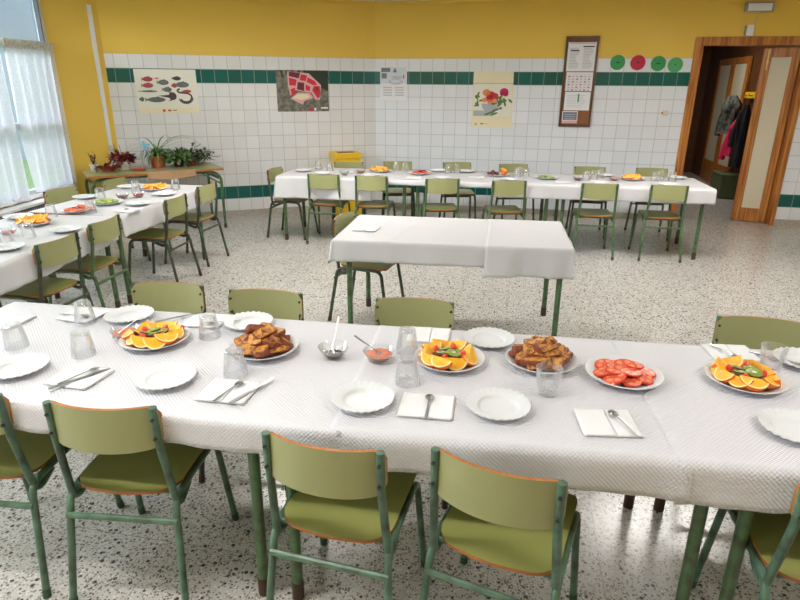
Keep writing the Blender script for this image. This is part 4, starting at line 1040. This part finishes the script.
# tableware of the two far tables
GPF = 'empty plates on the long back table'
for x, y, lb in ((-1.10, 6.76, 'at the sideways chair'), (-.85, 6.55, 'above the first near chair'), (-.33, 6.42, 'above the second near chair'), (.44, 6.26, 'above the third near chair'),
                 (1.12, 6.17, 'above the fourth near chair'), (2.00, 5.98, 'above the fifth near chair'), (2.66, 5.90, 'above the near chair by the doorway'), (.74, 6.78, 'below the flower poster'),
                 (2.24, 6.52, 'below the notice board'), (2.95, 6.38, 'nearest the door frame'), (.42, 6.82, 'behind the tomato plate')):
    put_plate(x, y, 'white plate on the long back table, ' + lb, GPF, TZ)
GPS = 'empty plates on the side table'
for x, y, lb in ((-2.562, 5.568, 'behind the farthest upturned glass'), (-2.22, 3.83, 'cut by the aisle edge near the tomato plate'), (-2.77, 4.22, 'window side beside the near orange wedges'), (-2.69, 5.02, 'window side beside the green slices'),
                 (-2.12, 4.75, 'aisle side beside the green slices'), (-2.32, 3.37, 'nearest the front table'), (-2.08, 5.2, 'aisle side before the far oranges')):
    put_plate(x, y, 'white plate on the side table, ' + lb, GPS, TZ)
GGF = 'drinking glasses on the long back table'
for i, (x, y, lb) in enumerate(((-.95, 6.93, 'behind the first plate at the sideways chair end'), (-.806, 6.813, 'second from the sideways chair end'), (-.05, 6.86, 'beside the wall corner oranges'), (.05, 6.84, 'between oranges and tomato plate'),
                     (.53, 6.70, 'wall side of the third near chair\'s pair'), (.63, 6.70, 'doorway side of the third near chair\'s pair'), (1.25, 6.42, 'just right of the oranges and dark fruit'), (1.35, 6.45, 'second right of the oranges and dark fruit'), (1.30, 6.56, 'behind the two right of the dark fruit'),
                     (1.93, 6.22, 'first of the cluster beside the dark bowl'), (2.03, 6.28, 'middle of the cluster beside the dark bowl'), (2.12, 6.36, 'back of the cluster beside the dark bowl'), (2.64, 6.20, 'just right of the doorway end oranges'), (2.73, 6.28, 'second right of the doorway end oranges'), (2.82, 6.2, 'nearest the doorway'))):
    put_glass(x, y, 'upturned glass on the long back table, ' + lb, GGF)
GGS = 'drinking glasses on the side table'
for x, y, lb in ((-2.415, 5.40, 'left of the far oranges'), (-2.10, 5.528, 'right of the far oranges'), (-2.545, 5.0, 'behind the green slices'), (-2.557, 4.274, 'between near oranges and tomatoes'), (-2.34, 4.42, 'in front of the tomato plate'), (-2.36, 3.66, 'nearest the red dish'), (-2.40, 3.50, 'nearest the front table')):
    put_glass(x, y, 'upturned glass on the side table, ' + lb, GGS)
gb = 'small bowls on the far tables'
place('bowl_jam', glass_bowl('jam'), -2.361, 5.007, TZ, 0, 'small bowl of dark jam on the side table', gb)
place('bowl_red', glass_bowl('strawberry'), -2.26, 5.09, TZ, 0, 'small bowl of bright red sauce on the side table beside the dark jam', gb)
place('bowl_red', glass_bowl('strawberry'), -2.52, 3.70, TZ, 0, 'small bowl of red sauce at the near end of the side table', gb)
place('bowl_oil', glass_bowl('honey'), -.614, 6.50, TZ, 0, 'small bowl with a thin dark layer on the back table before the yellow box', gb)
place('bowl_paste', glass_bowl('paste'), -.441, 6.628, TZ, 0, 'small bowl of red paste beside the wall corner oranges', gb)
place('bowl_jam', glass_bowl('jam'), 1.838, 6.182, TZ, 0, 'small bowl of dark jam on the back table beside the glass cluster', gb)
place('bowl_paste', glass_bowl('paste'), 2.217, 6.198, TZ, 0, 'small bowl of red paste beside the doorway end oranges', gb)
for x, y, a, lb in ((-.52, 6.72, 30, 'folded napkin before the yellow box on the back table'), (.14, 6.3, -10, 'folded napkin between the second and third near chairs of the back table'), (.80, 6.35, -8, 'folded napkin before the fourth near chair of the back table'),
                    (1.65, 6.08, -8, 'folded napkin on the back table beside the green slices'), (-2.13, 5.36, 78, 'folded napkin near the far end of the side table'), (-2.10, 4.52, 80, 'folded napkin at the aisle edge of the side table')):
    put_napkin(x, y, a, lb, 'napkins on the far tables')
for x, y, a, lb in ((-2.05, 5.34, 70, 'teaspoon at the far end of the side table'), (-2.12, 4.52, 60, 'teaspoon on the aisle side napkin of the side table'), (-.52, 6.73, 50, 'teaspoon on the napkin before the yellow box')):
    put_spoon(x, y, a, lb, 'teaspoons on the far tables')

# yellow cardboard box in the corner
o = LW('yellow_box', -.50, 0, 'tall yellow cardboard recycling box with a dark slot behind the back table', 'box', y=-.10)
MB().box(-.165, .165, -.32, 0, 0, .77).build('box_body', 'ybox', o, bevel=.006, smooth=False)
MB().box(-.18, .18, -.335, .015, .74, .805).build('box_lid', 'ybox', o, bevel=.006, smooth=False)
MB().box(-.11, .11, -.22, -.12, .804, .808).build('slot', 'black', o)

# ------------------------------------------------------------------ plant table
PT = atan2(.771, 1.22)   # its long side
pfl, pfr = (-3.291, 6.253), (-2.071, 7.024)
pc = ((pfl[0]+pfr[0])/2 - .33*sin(PT), (pfl[1]+pfr[1])/2 + .33*cos(PT))
t = empty('plant_table', (*pc, 0), PT, 'old green framed table with olive top holding the potted plants', 'table')
m = MB(); m.prism(rrect(-.72, .72, -.33, .33, .015, 3), .690, .715, 0, 1); m.build('tabletop', ['lam_back', 'ply'], t, smooth=False)
for sx in (-1, 1):
    for sy in (-1, 1):
        l = MB().tube(bend([(sx*.69, sy*.28, 0), (sx*.69, sy*.28, .66), (sx*.45, sy*.28, .675)], .16, 8), .017, 10).build('leg', 'frame', t)
        MB().tube([(sx*.69, sy*.28, 0), (sx*.69, sy*.28, .05)], .019, 10).build('foot_cap', 'rubber', l)
a = MB()
for sy in (-1, 1): a.tube([(-.5, sy*.28, .675), (.5, sy*.28, .675)], .014, 8)
for sx in (-1, 1): a.tube([(sx*.66, -.28, .6), (sx*.66, .28, .6)], .014, 8)
a.build('apron_frame', 'frame', t)
for sx in (-1, 1): MB().tube([(sx*.686, -.28, .53), (sx*.48, -.28, .66)], .009, 8).build('brace', 'frame', t)
def TP(u, v): return (pc[0] + u*cos(PT) - v*sin(PT), pc[1] + u*sin(PT) + v*cos(PT))
k = empty('kraft_paper_sheet', (*pc, 0), PT, 'brown kraft paper sheet drooping over the near edge of the plant table', 'paper')
m = MB(); n = 14; vs = []
for j in range(9):
    for i in range(n + 1):
        u = lerp(-.13, .40, i/n)+.03*(1-j/8)*(.5-i/n); q = j/8
        if q < .5: v = lerp(-.18, -.335, q*2); z = .7175
        else: v = -.335-.02*(q-.5); z = .7175 - (q-.5)*2*.10*(1-.25*abs(i/n-.45)*2)
        vs.append((u, v - .004*sin(u*14)*q, z))
m.add(vs, [(j*(n+1)+i, j*(n+1)+i+1, (j+1)*(n+1)+i+1, (j+1)*(n+1)+i) for j in range(8) for i in range(n)]); m.build('sheet', 'kraft', k, solid=.001)

def leafblade(mb, p, az, el, L, w, curl=.6, m=0, n=6, fold=.2):
    """one strap or oval leaf from point p"""
    x, y, z = p; vs = []; e = el
    for i in range(n + 1):
        tt = i/n; ww = w*sin(pi*min(1, tt*.9+.08))**.8
        dx, dy = cos(az), sin(az); sx, sy = -dy, dx
        vs += [(x-sx*ww, y-sy*ww, z+fold*ww), (x, y, z), (x+sx*ww, y+sy*ww, z+fold*ww)]
        st = L/n; x += dx*cos(e)*st; y += dy*cos(e)*st; z += sin(e)*st; e -= curl/n*2
    fs = []
    for i in range(n): fs += [(i*3, i*3+1, i*3+4, i*3+3), (i*3+1, i*3+2, i*3+5, i*3+4)]
    mb.add(vs, fs, m)
def pot(root, R, H, m, name='pot'):
    MB().lathe([(0, 0), (R*.72, 0), (R*.75, .004), (R*.95, H*.82), (R*1.05, H*.83), (R*1.05, H), (R*.93, H), (R*.9, H*.85), (0, H*.85)], 24).build(name, m, root)
    MB().lathe([(0, H*.88), (R*.9, H*.87)], 16).build('soil', 'soil', root)
def bush(root, mk, n, h0, r, lmin, lmax, w, seed, name='foliage', up=.4):
    rnd = random.Random(seed); mb = MB()
    for i in range(n):
        az = rnd.uniform(0, 2*pi); rr = r*sqrt(rnd.random()); z = h0 + rnd.uniform(0, up)*.12
        leafblade(mb, (rr*cos(az), rr*sin(az), z), az + rnd.uniform(-1, 1), rnd.uniform(-.2, 1.3), rnd.uniform(lmin, lmax), w, rnd.uniform(.2, .8), 0, 4)
    mb.build(name, mk, root, auto=80)
def sprig(mb, path, r, leaves, mleaf, rnd, L=.03, w=.009):
    mb.tube(path, r, 6, 0)
    for i in range(leaves):
        tt = (i+1)/leaves*(len(path)-1); a = int(min(tt, len(path)-1.001)); f = tt-a
        p = tuple(lerp(path[a][k], path[a+1][k], f) for k in range(3))
        leafblade(mb, p, rnd.uniform(0, 6.28), rnd.uniform(0, .9), L*rnd.uniform(.7, 1.2), w, .3, mleaf, 4)
PZ = .716
rnd = random.Random(31)
# small succulent in a pale pot
o = empty('potted_succulent', (*TP(-.60, .10), PZ), 0, 'small dark succulent in a pale pot at the window end of the plant table', 'plant'); pot(o, .038, .065, 'potwhite')
mb = MB()
for i in range(5):
    a = i*1.3; e = (.03*cos(a), .03*sin(a), .15+.03*sin(i*3)); sprig(mb, [(0, 0, .05), (e[0]*.5, e[1]*.5, .10), e], .003, 5, 1, rnd, .035, .009)
mb.build('foliage', ['stem', 'leafred'], o, auto=80)
# reddish plant in white pot
o = empty('potted_red_plant', (*TP(-.30, .08), PZ), 0, 'bushy dark red leaved plant in a white pot between trunking and spray bottle', 'plant'); pot(o, .06, .075, 'potwhite')
bush(o, 'leafred', 150, .06, .08, .05, .085, .017, 5, up=.55)
mb = MB(); 
for i in range(7):
    a = rnd.uniform(2, 4.4); h = rnd.uniform(.16, .24); sprig(mb, [(0, 0, .06), (.05*cos(a), .05*sin(a), h*.7), (.10*cos(a), .10*sin(a), h)], .002, 3, 1, rnd, .02, .008)
mb.build('bare_stems', ['stem', 'leafgrey'], o, auto=80)
# shallow red saucers and trailing red succulents on the table
o = empty('red_trailing_plant', (*TP(-.47, .0), PZ), 0, 'low red trailing succulent lying before the white trunking', 'plant')
MB().lathe([(0, 0), (.05, 0), (.06, .03), (.055, .03), (0, .02)], 20).build('dish', 'terracotta', o); bush(o, 'leafred', 90, .02, .10, .03, .06, .011, 8, up=.2)
o = empty('plant_saucer', (*TP(-.17, -.06), PZ), 0, 'flat dark red plant saucer on the plant table before the red leaved plant', 'saucer')
MB().lathe([(0, 0), (.07, 0), (.085, .018), (.08, .018), (.066, .005), (0, .005)], 28).build('saucer', 'terracotta', o)
# spray bottle
o = empty('spray_bottle', (*TP(-.06, .05), PZ), radians(10), 'clear spray bottle with a pale blue trigger among the potted plants', 'bottle')
MB().lathe([(0, 0), (.04, 0), (.043, .006), (.043, .11), (.038, .14), (.016, .175), (.013, .19), (0, .19)], 24).build('bottle_body', 'bottle', o)
m = MB(); m.lathe([(0, .225), (.014, .222), (.017, .185), (.0, .185)], 16); m.box(-.022, .05, -.011, .011, .222, .25); m.box(-.018, .012, -.010, .010, .25, .275); m.box(.05, .062, -.007, .007, .228, .244)
m.build('spray_head', 'blue', o, bevel=.003); MB().tube([(.02, 0, .222), (.035, 0, .19), (.03, 0, .165)], .004).build('trigger', 'blue', o)
MB().tube([(0, 0, .02), (0, 0, .18)], .004).build('dip_tube', 'white', o)
# spider plant
o = empty('potted_spider_plant', (*TP(.08, .10), PZ), 0, 'spider plant with long arching leaves in a terracotta pot', 'plant'); pot(o, .07, .10, 'terracotta')
mb = MB(); rnd = random.Random(12)
for i in range(60): leafblade(mb, (.02*cos(i), .02*sin(i), .09), rnd.uniform(0, 6.28), rnd.uniform(.5, 1.45), rnd.uniform(.14, .26), .008, rnd.uniform(.8, 1.5), 0, 8)
for az, el, L, c in ((.35, 1.2, .50, 1.1), (.2, 1.1, .55, 1.0), (.5, 1.0, .52, .95), (.1, 1.25, .45, 1.0), (3.4, 1.2, .34, 1.1), (3.0, 1.0, .30, 1.0), (-.1, .9, .45, .8), (1.2, 1.3, .40, 1.0), (2.3, 1.35, .36, 1.0)):
    leafblade(mb, (0, 0, .1), az + .3, el, L, .007, c, 0, 14)
mb.build('foliage', 'leaf', o, auto=80)
# ivy like bush and trailing sprawl
o = empty('potted_ivy', (*TP(.30, .05), PZ), 0, 'mottled green ivy in a small pot right of the terracotta one', 'plant'); pot(o, .05, .07, 'soil')
bush(o, 'leaf', 190, .03, .12, .035, .065, .014, 21, up=.8); bush(o, 'leafgrey', 70, .03, .12, .03, .05, .013, 22, 'variegated_leaves', up=.7)
o = empty('trailing_plant', (*TP(.46, .12), PZ), 0, 'dark green trailing plant sprawling over the end of the plant table', 'plant'); pot(o, .05, .06, 'terracotta')
bush(o, 'leafdark', 210, .02, .17, .035, .06, .013, 25, up=.9)
mb = MB(); rnd = random.Random(9)
for ex, ey, ez in ((.22, .02, .03), (.28, .08, .05), (.16, -.05, .12), (.12, .1, .17), (.05, .0, .2), (.26, .16, .08)):
    e2 = (ex*cos(PT)-ey*sin(PT), ex*sin(PT)+ey*cos(PT), ez); sprig(mb, [(0, 0, .05), (e2[0]*.5, e2[1]*.5, .05+ez*.6), e2], .0025, 8, 1, rnd, .035, .011)
mb.build('trailing_stems', ['stem', 'leafdark'], o, auto=80)
o = empty('small_cutting', (*TP(.66, .20), PZ), 0, 'lone dark sprig leaning up at the aisle end of the plant table', 'plant')
mb = MB(); sprig(mb, [(-.12, 0, .006), (-.02, 0, .012), (.0, 0, .05), (-.02, 0, .09)], .003, 7, 1, rnd, .05, .012); mb.build('sprig', ['stem', 'leafdark'], o, auto=80)
for nm, k in (('potted_succulent', 1.2), ('potted_red_plant', 1.25), ('red_trailing_plant', 1.2), ('potted_spider_plant', 1.3), ('potted_ivy', 1.3), ('trailing_plant', 1.3), ('small_cutting', 1.3), ('spray_bottle', 1.12)):
    bpy.data.objects[nm].scale = (k, k, k)

# ------------------------------------------------------------------ lights
def area(name, loc, rot, sx, sy, power, col=(1, 1, 1), spread=None):
    l = bpy.data.lights.new(name, 'AREA'); l.shape = 'RECTANGLE'; l.size = sx; l.size_y = sy; l.energy = power; l.color = col
    if spread: l.spread = radians(spread)
    o = bpy.data.objects.new(name, l); COL.objects.link(o); o.location = loc; o.rotation_euler = rot; return o
def frame_pt(org, ang, s, y, z): return (org[0] + s*cos(ang) - y*sin(ang), org[1] + s*sin(ang) + y*cos(ang), z)
# daylight: soft sky light standing outside above each window head, tilted down into the room
for i, (a, b) in enumerate(wins):
    area('window_daylight', frame_pt(WEND, WA, (a+b)/2, 1.1, 3.25), (radians(-55), 0, WA), (b-a), 1.5, (300, 280, 260)[i], (.93, .97, 1))
    q = area('window_portal', frame_pt(WEND, WA, (a+b)/2, .12, 1.52), (radians(-90), 0, WA), (b-a), 1.9, 1); q.data.cycles.is_portal = True
for a, b in ((1.0, 3.0), (3.4, 5.4)):  # lamps outside the added right-hand windows, for more ambient light
    area('window_daylight', frame_pt(R1, RA, (a+b)/2, 1.0, 2.9), (radians(-55), 0, RA), b-a, 1.4, 90, (.95, .98, 1))
    q = area('window_portal', frame_pt(R1, RA, (a+b)/2, .12, 1.6), (radians(-90), 0, RA), b-a, 1.4, 1); q.data.cycles.is_portal = True
# unseen ceiling fittings, added to brighten the room
def added_ceiling_lamp(x, y, rz, p, lb):
    o = empty('added_ceiling_light', (x, y, 2.64), rz, lb, 'light')
    MB().box(-.62, .62, -.10, .10, -.07, 0).build('housing', 'white', o); MB().box(-.60, .60, -.085, .085, -.075, -.068).build('diffuser', 'lamp', o)
    area('ceiling_fill_light', (x, y, 2.55), (0, 0, rz), 1.2, .17, p, (1, .97, .92))
added_ceiling_lamp(-1.2, 1.2, -.15, 20, 'added unseen fluorescent fitting above the front table, window side'); added_ceiling_lamp(2.2, .9, -.15, 20, 'added unseen fluorescent fitting above the front table, doorway side')
added_ceiling_lamp(-.8, 5.2, -.15, 36, 'added unseen fluorescent fitting above the middle of the room, window side'); added_ceiling_lamp(2.6, 4.9, -.15, 36, 'added unseen fluorescent fitting above the middle of the room, doorway side')
x_, y_ = RP(4.3, 2.2); area('corridor_fill_light', (x_, y_, 2.5), (0, 0, 0), .8, .4, 17, (1, .93, .82))  # unseen fill light added to brighten the corridor panels

w = bpy.data.worlds.new('World'); scn.world = w; w.use_nodes = True; nt = w.node_tree; bg = nt.nodes['Background']
bg.inputs[0].default_value = (.80, .90, 1.0, 1); bg.inputs[1].default_value = 1.7

# ------------------------------------------------------------------ camera
cd = bpy.data.cameras.new('Camera'); cam = bpy.data.objects.new('Camera', cd); COL.objects.link(cam); scn.camera = cam
cd.sensor_width = 36; cd.sensor_fit = 'HORIZONTAL'; cd.lens = 590.546/800*36; cd.clip_start = .05
from mathutils import Matrix, Vector
P, Rl = .349705, .0064663
fw = Vector((0, cos(P), -sin(P))); up = Vector((0, sin(P), cos(P))); rt = Vector((1, 0, 0))
r2 = cos(Rl)*rt + sin(Rl)*up; u2 = -sin(Rl)*rt + cos(Rl)*up
mt = Matrix((r2, u2, -fw)).transposed().to_4x4(); mt.translation = Vector((0, 0, 1.64496)); cam.matrix_world = mt

vs = scn.view_settings; vs.view_transform = 'Standard'; vs.look = 'None'; vs.gamma = 1; vs.use_curve_mapping = False; vs.exposure = .68
scn.cycles.use_denoising = True; scn.cycles.max_bounces = 10; scn.cycles.diffuse_bounces = 5; scn.cycles.transparent_max_bounces = 24
scn.cycles.caustics_reflective = False; scn.cycles.caustics_refractive = False; scn.cycles.sample_clamp_indirect = 4
